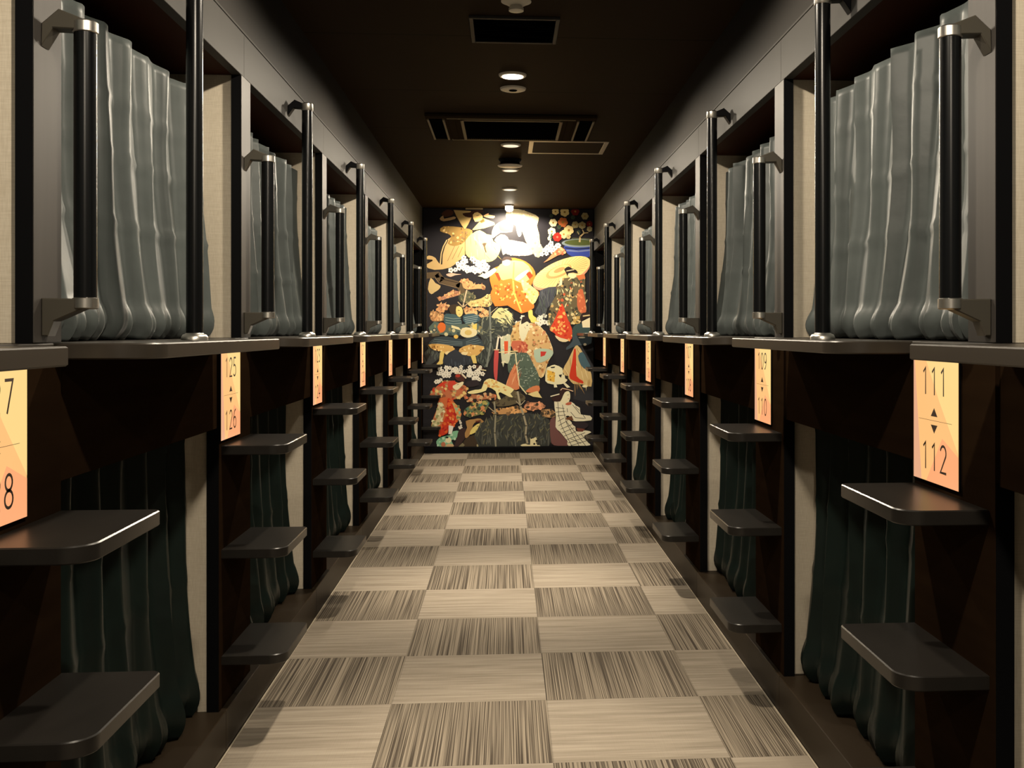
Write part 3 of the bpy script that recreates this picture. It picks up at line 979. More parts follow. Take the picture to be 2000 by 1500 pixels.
# gold-robed dancer, upper west corner
P = Pm.poly(1, [(540, 830), (760, 700), (930, 640), (935, 1150), (800, 1270), (620, 1420), (280, 1475), (80, 1385), (200, 1290), (90, 1240), (160, 1165), (300, 1215), (395, 1350), (425, 1120), (480, 960)], (198, 164, 108))
Pm.stroke(1, [(430, 1350), (440, 1140), (490, 960), (560, 830)], 34, (25, 22, 24))
Pm.stroke(1, [(405, 1340), (425, 1120), (470, 970), (545, 830)], 24, (208, 180, 125))
Pm.stroke(1, [(100, 1260), (230, 1270), (110, 1340)], 30, (35, 25, 22))
for a in ((800, 960, 660, 1240), (880, 980, 780, 1200), (720, 940, 560, 1280)):
    Pm.stroke(1, [(a[0], a[1]), (a[2], a[3])], 9, (120, 84, 48))
P = Pm.poly(1, [(400, 640), (480, 530), (900, 560), (1090, 620), (1050, 720), (880, 900), (700, 960), (560, 900), (640, 760), (560, 690)], (150, 118, 62))
Pm.dots(P, 34, 26, [(196, 152, 84), (108, 82, 44), (220, 186, 120), (130, 104, 70)])
P = Pm.poly(1, [(950, 830), (1100, 680), (1250, 610), (1400, 700), (1500, 720), (1540, 850), (1690, 940), (1680, 1080), (1590, 1230), (1440, 1300), (1250, 1280), (1080, 1230), (950, 1130)], (232, 214, 122))
Pm.strokes(P, 26, 220, 7, [(196, 168, 84), (246, 234, 160)], -PI / 2.6, .5)
Pm.poly(1, [(1300, 900), (1400, 890), (1365, 960), (1395, 1080), (1370, 1095), (1335, 970)], (84, 66, 48))
Pm.stroke(1, [(935, 640), (935, 1150)], 10, (96, 66, 40))
Pm.poly(1, [(690, 180), (1060, 200), (1090, 300), (1010, 470), (930, 600), (860, 500), (760, 330)], (192, 162, 102), outline=((90, 62, 36), 14), smooth=False)
Pm.poly(1, [(1090, 600), (1250, 420), (1330, 350), (1560, 440), (1575, 490), (1350, 570), (1120, 610)], (216, 194, 108), smooth=False)
Pm.poly(1, [(1250, 420), (1330, 360), (1360, 420), (1280, 460)], (96, 82, 34))
Pm.poly(1, [(430, 260), (560, 170), (680, 210), (660, 290), (500, 330)], (84, 48, 32))
Pm.poly(1, [(390, 370), (470, 300), (490, 370), (700, 320), (725, 370), (480, 425)], (206, 168, 118))
Pm.poly(1, [(880, 250), (1040, 230), (1100, 190), (1290, 180), (1330, 220), (1230, 245), (1120, 270), (1080, 340), (940, 320)], (62, 34, 24))
Pm.poly(1, [(1100, 280), (1200, 220), (1310, 300), (1290, 390), (1150, 430)], (238, 202, 132))
Pm.stroke(1, [(1180, 300), (1230, 292)], 10, DK); Pm.stroke(1, [(1250, 330), (1262, 352)], 8, (150, 95, 55))
Pm.poly(1, [(1330, 300), (1440, 240), (1440, 275), (1570, 300), (1540, 350), (1400, 335)], (226, 176, 124))
Pm.stroke(1, [(950, 150), (1310, 150)], 30, (150, 130, 92))

# white dancer under the lamp, with a scaled cloak
Pm.poly(1, [(1500, 720), (1560, 520), (1750, 400), (1944, 380), (1944, 640), (1700, 660), (1540, 780)], (176, 162, 138))
Pm.disc(1, 1800, 540, 150, (62, 58, 62), 110)
P = Pm.poly(2, [(0, 150), (250, 150), (520, 230), (690, 330), (650, 500), (700, 700), (720, 900), (800, 1050), (680, 1200), (560, 1100), (400, 830), (330, 640), (150, 480), (0, 420)], (186, 170, 132))
Pm.dots(P, 90, 24, [(238, 226, 196), (196, 150, 128), (214, 182, 140), (176, 152, 112)])
P = Pm.poly(2, [(0, 820), (250, 850), (430, 900), (560, 1120), (300, 1160), (0, 1130), (-60, 960)], (172, 158, 146))
Pm.dots(P, 26, 26, [(242, 234, 214), (190, 160, 140), (205, 186, 120)])
Pm.poly(1, [(1560, 830), (1700, 700), (1850, 760), (1900, 1000), (1750, 1150), (1700, 950)], (184, 168, 140))
Pm.poly(2, [(200, 520), (290, 560), (310, 700), (260, 750), (220, 660)], (226, 214, 190))
Pm.blossoms(2, [(0, 900), (400, 880), (520, 1130), (0, 1160)], 10, 50)

# blossom clusters
Pm.blossoms(1, [(760, 1330), (900, 1190), (1150, 1230), (1420, 1330), (1420, 1500), (700, 1500)], 22, 62)
Pm.blossoms(3, [(560, 90), (760, 10), (1420, 0), (1420, 90), (1150, 120), (950, 130)], 14, 58)
Pm.blossoms(2, [(770, 920), (1000, 860), (1150, 920), (1060, 1080), (880, 1160), (760, 1150), (720, 1050)], 16, 56)

# potted camellia in the north-east corner
for a, b, r, c, h in ((1050, 195, 74, 'c', 0), (1250, 205, 96, 'c', 0), (1480, 190, 88, 'd', 0), (1690, 290, 76, 'g', 0), (1000, 440, 84, 'w', 0), (1210, 430, 104, 'o', 0),
                      (1480, 480, 74, 'g', 0), (1630, 490, 78, 'g', 0), (1790, 460, 66, 'd', 0), (970, 630, 84, 'w', 0), (1340, 600, 104, 'c', 0), (1230, 690, 90, 'c', 0), (1790, 570, 60, 'g', 0), (1330, 740, 50, 'g', 0), (1430, 320, 46, 'l', 0), (1130, 530, 46, 'l', 0), (960, 290, 40, 'l', 0), (1550, 640, 46, 'l', 0)):
    col = {'c': (236, 208, 140), 'w': (242, 224, 172), 'o': (206, 112, 58), 'r': (205, 34, 24), 'd': (118, 28, 22), 'g': (176, 160, 112), 'l': (58, 70, 54)}[c]
    Pm.flower(2, a, b, r, col, (160, 120, 50) if c != 'l' else (40, 50, 40))
Pm.flower(2, 1090, 750, 92, (210, 36, 24), (240, 120, 90), 7)
Pm.strokes([Pm.xy(2, *p) for p in ((860, 860), (880, 720), (980, 780), (960, 870))], 8, 130, 26, [(60, 90, 60), (225, 215, 180)], PI / 2, .5)
Pm.poly(2, [(1250, 940), (1830, 940), (1815, 1080), (1780, 1180), (1500, 1190), (1330, 1130), (1280, 1040)], (50, 66, 146))
Pm.stroke(2, [(1260, 985), (1500, 1010), (1830, 985)], 26, (22, 28, 62))
Pm.stroke(2, [(1290, 1040), (1550, 1060), (1820, 1030)], 30, (112, 122, 160))
Pm.disc(2, 1570, 880, 390, (122, 134, 136), 92, 20)
Pm.disc(2, 1580, 868, 340, (76, 84, 38), 66, 20)
Pm.stroke(2, [(1400, 790), (1440, 775), (1830, 790)], 18, (92, 96, 62))
Pm.stroke(2, [(1575, 850), (1585, 740), (1670, 660), (1640, 595)], 40, (190, 164, 116), .5)
Pm.stroke(2, [(1660, 660), (1760, 650)], 18, (180, 155, 110)); Pm.stroke(2, [(1560, 690), (1530, 630)], 16, (180, 155, 110))
P = Pm.poly(2, [(790, 1310), (880, 1230), (1050, 1040), (1200, 980), (1270, 1080), (1100, 1150), (960, 1230)], (208, 132, 90))
Pm.dots(P, 14, 34, [(232, 170, 120), (176, 96, 66)])

# parasol
Pm.disc('P', 1096, 535, 670, (214, 152, 116), 280, 28, .40)
Pm.disc('P', 1097, 531, 668, (240, 216, 140), 255, 28, .40)
for i in range(34):
    t = 2 * PI * i / 34
    p, q = math.cos(t), math.sin(t)
    co, si = math.cos(.40), math.sin(.40)
    def pt(ra, rb):
        return (1094 + (ra * p * co - rb * q * si) / 11.2, 531 - (ra * p * si + rb * q * co) / 11.2)
    Pm.stroke('P', [pt(300, 120), pt(640, 245)], 7, (196, 150, 84))
Pm.disc('P', 1091, 530, 300, (212, 156, 96), 118, 22, .40)
Pm.disc('P', 1092, 528, 250, (238, 208, 130), 92, 22, .40)
Pm.disc('P', 1092, 527, 130, (206, 150, 92), 46, 18, .40)

# orange-robed figure at the centre
P = Pm.poly('A', [(800, 780), (900, 735), (960, 660), (1060, 650), (1180, 690), (1260, 760), (1290, 850), (1240, 960), (1310, 1010), (1330, 1060), (1270, 1160), (1270, 1210), (1130, 1270), (980, 1180), (840, 1190), (790, 1050), (810, 1000), (782, 900)], (226, 128, 48))
Q = Pm.poly('A', [(860, 770), (960, 690), (1150, 690), (1250, 800), (1230, 880), (1130, 930), (1020, 880), (930, 900), (880, 860)], (240, 214, 124))
Q = Pm.poly('A', [(1130, 890), (1240, 960), (1320, 1030), (1310, 1100), (1260, 1170), (1200, 1100), (1150, 1000)], (226, 216, 140))
Pm.dots(Q, 20, 30, [(190, 190, 100), (240, 230, 170)])
Q = [Pm.xy('A', *p) for p in ((830, 960), (960, 920), (1110, 960), (1220, 1110), (1130, 1190), (980, 1120), (850, 1130))]
Pm.dots(Q, 70, 26, [(214, 84, 30), (240, 196, 96), (226, 120, 40), (248, 226, 150)])
Pm.stroke('A', [(1050, 700), (1040, 900), (1050, 1040), (1130, 1250)], 34, (240, 206, 96))
Pm.poly('A', [(838, 822), (875, 815), (905, 885), (885, 912)], (222, 66, 24))
Pm.poly('A', [(1178, 822), (1228, 800), (1262, 850), (1222, 888)], (222, 60, 22))
Pm.poly('A', [(650, 855), (690, 840), (655, 825), (700, 832), (690, 800), (722, 828), (830, 765), (855, 800), (745, 882), (700, 865)], (240, 226, 190))
Pm.disc('A', 965, 700, 90, (240, 226, 190), 76, 14); Pm.poly('A', [(915, 690), (940, 640), (1010, 640), (1030, 680), (970, 670)], (70, 56, 50))
Pm.poly('A', [(1060, 880), (1130, 820), (1200, 780), (1210, 800), (1150, 870), (1090, 905)], (238, 224, 190))
Pm.poly(4, [(460, 980), (550, 950), (560, 1060), (640, 1120), (700, 1160), (680, 1210), (580, 1230), (490, 1180)], (236, 216, 112))
Pm.blossoms(4, [(150, 1250), (220, 1080), (420, 1080), (500, 1250), (240, 1340)], 9, 56)
Pm.blossoms(4, [(620, 1080), (860, 1050), (920, 1250), (760, 1330), (640, 1280)], 12, 56)

# willow behind the parasol
P = Pm.poly(4, [(720, 520), (1080, 440), (1040, 640), (960, 820), (880, 900), (740, 1070), (600, 1010), (690, 800)], (68, 70, 78))
Pm.strokes(P, 40, 190, 9, [(96, 100, 100), (46, 50, 50), (80, 92, 78)], -PI / 2, .4)

# woman beneath the parasol
P = Pm.poly(4, [(1200, 260), (1500, 240), (1680, 200), (1690, 500), (1720, 980), (1600, 1080), (1400, 1250), (1100, 1400), (930, 1370), (890, 1100), (950, 820), (1080, 600), (1060, 430)], (104, 92, 64))
Pm.dots(P, 110, 34, [(222, 204, 148), (196, 160, 100), (52, 58, 44), (196, 92, 56), (150, 150, 110), (34, 32, 30), (214, 190, 130)])
Pm.strokes(P, 50, 130, 16, [(228, 212, 160), (60, 66, 50)], PI / 2, .9)
P = Pm.poly(4, [(1540, 560), (1640, 500), (1720, 980), (1590, 1010), (1520, 850)], (202, 104, 66)); Pm.dots(P, 10, 30, [(226, 140, 90)])
P = Pm.poly('P', [(1096, 593), (1101, 600), (1108, 622), (1116, 640), (1118, 655), (1112, 666), (1098, 663), (1088, 660), (1083, 651), (1073, 644), (1080, 630), (1088, 612)], (216, 72, 38))
Pm.dots(P, 46, 34, [(240, 186, 100), (236, 160, 90), (200, 44, 28)])
Pm.poly('P', [(1083, 655), (1095, 660), (1110, 664), (1104, 668), (1092, 666)], (232, 214, 170))
Pm.poly(4, [(1150, 260), (1200, 240), (1190, 400), (1130, 430)], (238, 222, 176))
Pm.poly(4, [(1300, 160), (1460, 145), (1510, 200), (1440, 265), (1350, 235)], (240, 218, 166))
Pm.poly(4, [(1240, 60), (1330, 0), (1400, 40), (1500, 80), (1530, 150), (1430, 130), (1330, 155), (1310, 215), (1270, 120)], (36, 26, 24))
Pm.stroke(4, [(1290, 100), (1450, 70)], 18, (220, 200, 160))
P = Pm.poly(4, [(1500, 200), (1680, 170), (1700, 260), (1560, 300)], (206, 116, 66))

# slate-robed figure at the eastern edge
Pm.poly(6, [(1430, -40), (1800, -40), (1830, 280), (1640, 330), (1500, 340), (1380, 390), (1290, 430), (1290, 370), (1420, 230)], (62, 76, 84))
Pm.poly(4, [(1450, 1300), (1600, 1240), (1800, 1330), (1800, 1500), (1430, 1500)], (56, 78, 76))
P = Pm.poly(6, [(1450, 390), (1530, 330), (1640, 480), (1730, 700), (1830, 960), (1830, 1230), (1640, 1180), (1440, 1170), (1340, 1060), (1200, 900), (1330, 640)], (214, 184, 124))
Pm.strokes(P, 24, 260, 10, [(170, 132, 80), (236, 214, 160)], -PI / 2.4, .3)
Pm.poly(6, [(1450, 420), (1490, 420), (1500, 700), (1510, 1000), (1640, 1100), (1640, 1165), (1420, 1090), (1350, 1000), (1410, 700)], (208, 56, 28))
Pm.poly(6, [(1540, 560), (1640, 470), (1740, 650), (1820, 820), (1720, 860), (1600, 760)], (70, 98, 108))
Pm.poly(4, [(1620, 1200), (1800, 1110), (1800, 1330), (1640, 1330)], (240, 226, 184))
Pm.poly(4, [(1590, 1110), (1640, 1010), (1800, 1010), (1800, 1110), (1690, 1120), (1620, 1195)], (44, 28, 24))
Pm.stroke(4, [(1650, 1080), (1790, 1060)], 26, (222, 196, 140))
P = Pm.poly(4, [(1430, 1090), (1580, 1080), (1580, 1240), (1440, 1260)], (200, 164, 92)); Pm.dots(P, 10, 30, [(110, 90, 50), (235, 215, 160)])
Pm.disc(6, 1620, 158, 78, (230, 220, 190), 18); Pm.disc(6, 1690, 310, 36, (225, 215, 185), 28); Pm.disc(6, 1690, 1220, 62, CREAM, 30)

# white dog with a yellow cloth
Pm.poly(6, [(830, 1100), (850, 840), (920, 790), (1030, 750), (1200, 830), (1210, 960), (1320, 1040), (1250, 1150), (1100, 1180), (950, 1170)], (238, 230, 188))
P = Pm.poly(6, [(870, 860), (1040, 920), (1030, 1130), (870, 1090)], (234, 184, 72)); Pm.dots(P, 8, 22, [(160, 110, 40), (245, 220, 130)])
for pts in ([(1010, 1140), (1060, 1150), (1090, 1240), (1020, 1245)], [(1210, 1150), (1270, 1150), (1370, 1240), (1300, 1255)]): Pm.poly(6, pts, (238, 230, 192))
for pts in ([(1120, 970), (1190, 960), (1170, 1035), (1140, 1010)], [(1250, 980), (1330, 1000), (1310, 1075), (1260, 1050)], [(940, 800), (1040, 790), (1030, 820), (960, 825)]): Pm.poly(6, pts, (30, 26, 24))

# forest of bamboo, middle and foot
P = Pm.poly(5, [(1270, -60), (1944, -60), (1800, 60), (1700, 90), (1560, 420), (1400, 800), (1300, 760), (1150, 600), (1330, 350)], (58, 63, 60))
Pm.strokes(P, 60, 170, 12, [(84, 92, 84), (40, 44, 42), (100, 108, 96)], PI / 2, .5)
P = Pm.poly(3, [(1230, 1150), (1480, 1090), (1944, 1040), (1944, 1500), (1240, 1500)], (60, 66, 62))
Pm.strokes(P, 60, 150, 14, [(96, 100, 84), (40, 46, 44), (150, 150, 116)], PI / 5, 1.2)
Pm.poly(3, [(1500, 1100), (1610, 950), (1720, 900), (1940, 1030), (1900, 1110), (1600, 1130)], (216, 206, 144))
Pm.strokes([Pm.xy(3, *p) for p in ((1500, 1100), (1720, 900), (1940, 1030), (1944, 1240), (1600, 1200))], 30, 150, 20, [(232, 222, 164), (120, 118, 84)], -.5, .6)
Pm.stroke('P', [(957, 600), (958, 645), (959, 668), (951, 716)], 38, (124, 128, 118)); Pm.stroke('P', [(944, 624), (941, 650)], 16, (110, 114, 106))
Pm.stroke('P', [(958, 612), (972, 600)], 14, (190, 175, 140))
P = Pm.poly(5, [(70, 480), (250, 360), (360, 480), (400, 560), (340, 640), (240, 720), (80, 760)], (56, 60, 60)); Pm.strokes(P, 20, 120, 12, [(88, 96, 88), (36, 40, 40)], PI / 2, .5)

# armoured warrior on the western side
Pm.poly('A', [(330, 1200), (380, 1170), (470, 1190), (505, 1270), (420, 1250), (400, 1300), (345, 1260)], (62, 48, 32))
P = Pm.poly('A', [(280, 1290), (340, 1275), (440, 1300), (475, 1420), (300, 1420)], (66, 92, 98))
P = Pm.poly('A', [(485, 1300), (600, 1270), (675, 1320), (640, 1370), (520, 1395)], (62, 90, 100))
for k in range(4): Pm.stroke('A', [(500 + 6 * k, 1318 + 20 * k), (660 - 8 * k, 1290 + 22 * k)], 14, (150, 168, 162))
for k in range(4): Pm.stroke('A', [(292 + 2 * k, 1315 + 28 * k), (380, 1330 + 28 * k), (465, 1322 + 28 * k)], 12, (146, 160, 148))
Pm.poly('A', [(415, 1195), (470, 1200), (485, 1270), (450, 1312), (412, 1275)], (232, 208, 124)); Pm.stroke('A', [(432, 1235), (448, 1238)], 12, DK); Pm.stroke('A', [(440, 1280), (458, 1280)], 10, (150, 80, 60))
P = Pm.poly('A', [(170, 1360), (290, 1400), (470, 1390), (650, 1380), (660, 1500), (130, 1500)], (88, 104, 94)); Pm.dots(P, 30, 40, [(206, 196, 150), (58, 74, 74), (140, 130, 90)])
Pm.poly('A', [(205, 1420), (240, 1370), (290, 1390), (292, 1455), (240, 1486)], (224, 112, 44)); Pm.disc('A', 172, 1455, 40, (24, 22, 22), 40); Pm.disc('A', 172, 1455, 24, (236, 226, 196), 24); Pm.disc('A', 172, 1455, 12, (24, 22, 22), 12)
Pm.poly('A', [(360, 1400), (440, 1425), (470, 1460), (360, 1430)], (232, 220, 168)); Pm.poly('A', [(590, 1400), (640, 1380), (640, 1450), (590, 1460)], (232, 206, 104)); Pm.poly('A', [(470, 1440), (530, 1450), (500, 1500), (460, 1490)], (222, 196, 120))
Pm.poly('B', [(105, 190), (180, 110), (330, 100), (480, 130), (640, 90), (720, 210), (600, 210), (470, 215), (330, 200), (200, 195)], (54, 66, 72))
for k in range(3):
    Pm.stroke('B', [(170 - 14 * k, 128 + 20 * k), (330, 148 + 20 * k), (480, 160 + 16 * k)], 10, (112, 128, 130)); Pm.stroke('B', [(520, 158 + 16 * k), (650 + 16 * k, 118 + 24 * k)], 10, (112, 128, 130))
for pts in ([(105, 190), (200, 180), (330, 195), (395, 230), (380, 290), (320, 312), (260, 262), (170, 250)], [(450, 235), (560, 190), (720, 210), (690, 262), (640, 312), (520, 312), (450, 290)]):
    P = Pm.poly('B', pts, (216, 172, 98)); Pm.dots(P, 16, 26, [(240, 214, 150), (150, 104, 54)])
Pm.disc('B', 325, 282, 74, (238, 216, 160), 40); Pm.disc('B', 500, 288, 74, (238, 216, 160), 40)
Pm.poly('B', [(280, 330), (400, 240), (480, 300), (570, 320), (585, 405), (430, 420), (285, 420)], (46, 50, 58)); Pm.strokes([Pm.xy('B', *p) for p in ((280, 330), (570, 320), (585, 405), (285, 420))], 14, 180, 10, [(70, 78, 88), (28, 30, 36)], -PI / 2, .1)
Pm.poly('B', [(236, 275), (282, 270), (265, 365), (262, 405), (195, 405), (225, 370)], (224, 198, 114)); Pm.poly('B', [(570, 310), (622, 300), (640, 395), (600, 398)], (224, 198, 114))
Pm.poly('B', [(600, 405), (680, 428), (725, 465), (650, 462)], (70, 42, 30)); Pm.stroke('B', [(640, 462), (740, 476)], 20, CREAM)
Pm.poly('B', [(455, 70), (480, 5), (560, 0), (640, 30), (630, 85), (560, 110), (500, 105)], (230, 218, 172)); Pm.disc('B', 545, 55, 80, (214, 186, 110), 60)
Pm.disc('B', 410, 100, 50, (226, 186, 88), 44)

# blossoms and the small crouching figures of the south-west
Pm.blossoms('B', [(235, 430), (700, 430), (725, 480), (680, 590), (545, 560), (420, 500), (300, 560), (190, 615), (210, 490)], 62, 46)
P = Pm.poly('B', [(530, 600), (640, 580), (660, 640), (560, 660), (520, 640)], (44, 34, 38))
P = Pm.poly('B', [(120, 745), (210, 640), (300, 590), (400, 600), (520, 650), (530, 700), (500, 760), (420, 790), (340, 800), (250, 765)], (196, 112, 72))
Pm.dots(P, 60, 38, [(222, 180, 110), (208, 62, 38), (236, 206, 130), (150, 84, 54), (176, 168, 116)])
Pm.poly('B', [(200, 650), (270, 600), (320, 600), (250, 650)], (214, 60, 34)); Pm.poly('B', [(330, 600), (400, 590), (400, 650), (340, 700), (320, 650)], (206, 66, 44))
Pm.poly('B', [(400, 560), (400, 530), (450, 510), (500, 560), (495, 600), (430, 590)], (78, 40, 30)); Pm.stroke('B', [(410, 500), (470, 510), (520, 560)], 34, (230, 214, 186)); Pm.disc('B', 430, 535, 54, (176, 54, 36), 34)
Pm.poly('B', [(375, 645), (480, 600), (490, 625), (430, 690), (392, 682)], (240, 226, 184)); Pm.stroke('B', [(420, 634), (440, 628)], 10, DK)
P = Pm.poly(7, [(390, 240), (620, 240), (700, 330), (830, 500), (835, 700), (740, 740), (700, 850), (560, 860), (540, 1000), (370, 1060), (390, 870), (300, 840), (210, 840), (270, 640), (340, 460)], (206, 106, 58))
P = Pm.poly(7, [(380, 340), (480, 380), (490, 560), (430, 780), (340, 840), (220, 830), (290, 640)], (212, 198, 148)); Pm.dots(P, 26, 34, [(150, 150, 100), (186, 120, 80), (236, 226, 180)])
P = Pm.poly(7, [(640, 330), (800, 420), (840, 560), (830, 690), (760, 700), (700, 500)], (206, 178, 110)); Pm.dots(P, 16, 36, [(150, 190, 160), (228, 140, 80), (120, 130, 80)])
P = Pm.poly(7, [(560, 260), (640, 300), (740, 600), (740, 800), (640, 870), (590, 840), (560, 1000), (380, 1050), (430, 840), (540, 600)], (206, 54, 28)); Pm.dots(P, 40, 36, [(228, 104, 44), (236, 150, 80), (176, 34, 22)])
Pm.poly(7, [(585, 830), (690, 850), (650, 1020), (580, 1020)], (240, 234, 222))
P = Pm.poly(7, [(320, 1180), (390, 1100), (520, 1060), (640, 1030), (680, 960), (820, 960), (740, 1120), (640, 1150), (690, 1260), (650, 1310), (450, 1310), (350, 1270)], (132, 190, 152)); Pm.dots(P, 18, 30, [(96, 150, 120), (190, 220, 190)])
Pm.disc(7, 580, 1150, 66, (238, 226, 184)); Pm.disc(7, 470, 1245, 50, (190, 116, 84), 60); Pm.disc(7, 610, 1275, 90, (216, 178, 132), 50); Pm.disc(7, 550, 1090, 34, (40, 50, 44), 22)
P = Pm.poly(7, [(910, 520), (1000, 430), (1150, 350), (1400, 290), (1440, 400), (1340, 560), (1200, 620), (1100, 640), (960, 640)], (118, 122, 78)); Pm.dots(P, 46, 44, [(84, 128, 110), (214, 142, 90), (176, 168, 92), (58, 68, 50), (226, 178, 120)])
P = Pm.poly(7, [(900, 200), (1000, 150), (1290, 180), (1420, 150), (1590, 170), (1590, 290), (1400, 270), (1240, 300), (1000, 330)], (176, 112, 76)); Pm.dots(P, 30, 44, [(226, 128, 84), (60, 40, 34), (214, 174, 126), (30, 26, 26)])
Pm.blossoms(7, [(740, 760), (860, 720), (900, 860), (820, 940), (740, 860)], 7, 30)
Pm.poly(7, [(940, 1130), (1060, 1060), (1250, 1040), (1230, 1200), (1180, 1310), (900, 1310), (900, 1200)], (66, 52, 36)); Pm.poly(7, [(800, 940), (940, 890), (940, 1100), (780, 1310), (700, 1300), (760, 1120)], (60, 40, 38))
Pm.poly(7, [(950, 740), (1130, 700), (1270, 690), (1400, 830), (1300, 810), (1250, 720), (1130, 790), (1090, 880), (1040, 1040), (950, 1110), (930, 1000), (980, 880)], (176, 134, 80)); Pm.poly(7, [(1100, 880), (1270, 780), (1250, 930), (1130, 1000), (1030, 1030)], (236, 216, 126))
Pm.poly(7, [(1150, 740), (1270, 720), (1280, 770), (1180, 770)], (96, 44, 30)); Pm.stroke(7, [(1190, 860), (1225, 850)], 10, DK)
P = Pm.poly(7, [(790, 1290), (880, 1210), (930, 1260), (900, 1310)], (130, 122, 92)); P = Pm.poly(7, [(1190, 1310), (1260, 1120), (1400, 1190), (1420, 1310)], (120, 114, 88)); Pm.dots(P, 10, 30, [(170, 160, 120), (70, 66, 52)])

# forest at the foot
P = Pm.poly('P', [(938, 828), (970, 812), (1000, 806), (1040, 808), (1072, 820), (1072, 873), (936, 873)], (60, 62, 57))
Pm.strokes(P, 150, 130, 16, [(92, 92, 72), (42, 46, 44), (78, 84, 80), (110, 106, 80)], PI / 2.5, .9)
Pm.strokes([Pm.xy('P', *p) for p in ((938, 850), (1072, 850), (1072, 873), (936, 873))], 36, 240, 10, [(104, 104, 94), (36, 38, 38)], PI / 2, .06)
for sh, pts, col in ((8, [(0, 470), (60, 440), (250, 430), (400, 500), (430, 560), (260, 575), (0, 590), (-200, 600), (-330, 560), (-180, 460)], (202, 152, 96)),
                     (8, [(370, 430), (450, 350), (600, 345), (760, 350), (820, 460), (720, 480), (540, 520), (400, 490)], (206, 142, 104)),
                     (8, [(740, 520), (930, 490), (1040, 560), (1050, 650), (930, 680), (780, 640)], (178, 138, 94)),
                     (8, [(-330, 330), (-100, 260), (110, 100), (200, 100), (380, 200), (370, 300), (100, 400), (0, 420), (-200, 430)], (98, 88, 64))):
    P = Pm.poly(sh, pts, col); Pm.dots(P, 24, 40, [tuple(min(255, int(c * 1.18)) for c in col), tuple(int(c * .72) for c in col), (70, 58, 44)])
Pm.stroke(7, [(1560, 330), (1590, 600), (1570, 1000), (1595, 1310)], 34, (152, 146, 122))
Pm.stroke(7, [(1440, 440), (1580, 560)], 18, (176, 160, 128))
Pm.stroke(8, [(230, 110), (290, 420), (360, 620), (420, 850), (400, 1050), (445, 1225)], 42, (166, 156, 130))
Pm.stroke(8, [(200, 320), (290, 410), (390, 300)], 18, (172, 160, 134)); Pm.stroke(8, [(160, 1060), (190, 1310)], 18, (110, 110, 100))

# robed figure with a red sword at the centre
P = Pm.poly('B', [(1180, -20), (1290, -40), (1400, 60), (1450, 170), (1480, 280), (1420, 380), (1390, 500), (1350, 555), (1270, 470), (1210, 380), (1200, 250), (1170, 150)], (216, 176, 118), outline=((236, 220, 170), 26))
Pm.dots(P, 80, 36, [(236, 206, 150), (176, 122, 70), (206, 140, 96), (150, 120, 74), (244, 226, 180)])
P = Pm.poly('B', [(1000, 150), (1030, 40), (1080, -60), (1190, -60), (1210, 100), (1200, 250), (1050, 240)], (214, 176, 112)); Pm.dots(P, 30, 34, [(236, 206, 150), (176, 122, 70), (150, 120, 74)])
Pm.poly('A', [(1110, 1380), (1150, 1330), (1230, 1390), (1200, 1486), (1150, 1590), (1110, 1500)], (226, 220, 184))
Pm.poly('A', [(1130, 1390), (1145, 1310), (1205, 1310), (1240, 1370), (1190, 1360)], (44, 34, 32)); Pm.disc('A', 1196, 1402, 12, (30, 26, 24), 14); Pm.stroke('A', [(1165, 1420), (1180, 1440)], 10, (190, 140, 110))
P = Pm.poly('B', [(1030, 150), (1180, 160), (1195, 265), (1130, 285), (1035, 240)], (200, 106, 76)); Pm.dots(P, 14, 34, [(226, 150, 110), (170, 70, 50)])
P = Pm.poly('B', [(1000, 290), (1090, 280), (1200, 290), (1260, 400), (1320, 520), (1330, 650), (1180, 725), (1110, 640), (1070, 400), (1000, 510), (980, 420)], (84, 100, 86)); Pm.strokes(P, 80, 70, 9, [(140, 158, 140), (58, 72, 62), (190, 200, 180)], PI / 4, 1.2)
Pm.poly('B', [(960, 640), (1060, 400), (1090, 560), (1110, 680), (1030, 690)], (216, 132, 88)); Pm.strokes([Pm.xy('B', *p) for p in ((960, 640), (1060, 420), (1110, 680))], 10, 240, 9, [(176, 84, 50), (236, 176, 130)], PI / 2.6, .2)
Pm.stroke('B', [(1010, 290), (1066, 280), (1080, 420), (1110, 640), (1190, 740)], 24, (230, 218, 172))
Pm.poly('B', [(1180, 705), (1260, 655), (1330, 650), (1325, 720), (1220, 725)], (218, 132, 84)); Pm.poly('B', [(1200, 740), (1310, 705), (1362, 785), (1260, 770)], (234, 214, 150))
P = Pm.poly('B', [(900, 120), (950, 90), (1010, 80), (1010, 300), (985, 400), (945, 390), (930, 440), (910, 330)], (206, 206, 172)); Pm.dots(P, 14, 26, [(170, 186, 160), (232, 224, 190)])
Pm.poly('B', [(940, 150), (985, 150), (982, 280), (945, 290)], (222, 88, 44))
Pm.poly('B', [(1270, 250), (1400, 235), (1482, 260), (1470, 320), (1390, 375), (1300, 385)], (178, 196, 172)); Pm.poly('B', [(1345, 265), (1412, 268), (1390, 312), (1345, 326)], (196, 54, 42))
Pm.stroke('B', [(880, 345 - 70), (1090, 260)], 22, (232, 216, 160))
Pm.poly('B', [(835, 250), (880, 250), (872, 420), (862, 585), (840, 580), (825, 480)], (198, 78, 74)); Pm.stroke('B', [(856, 245), (880, 90), (915, 120)], 40, (236, 226, 202), .8); Pm.stroke('B', [(828, 246), (886, 246)], 22, (214, 190, 150))

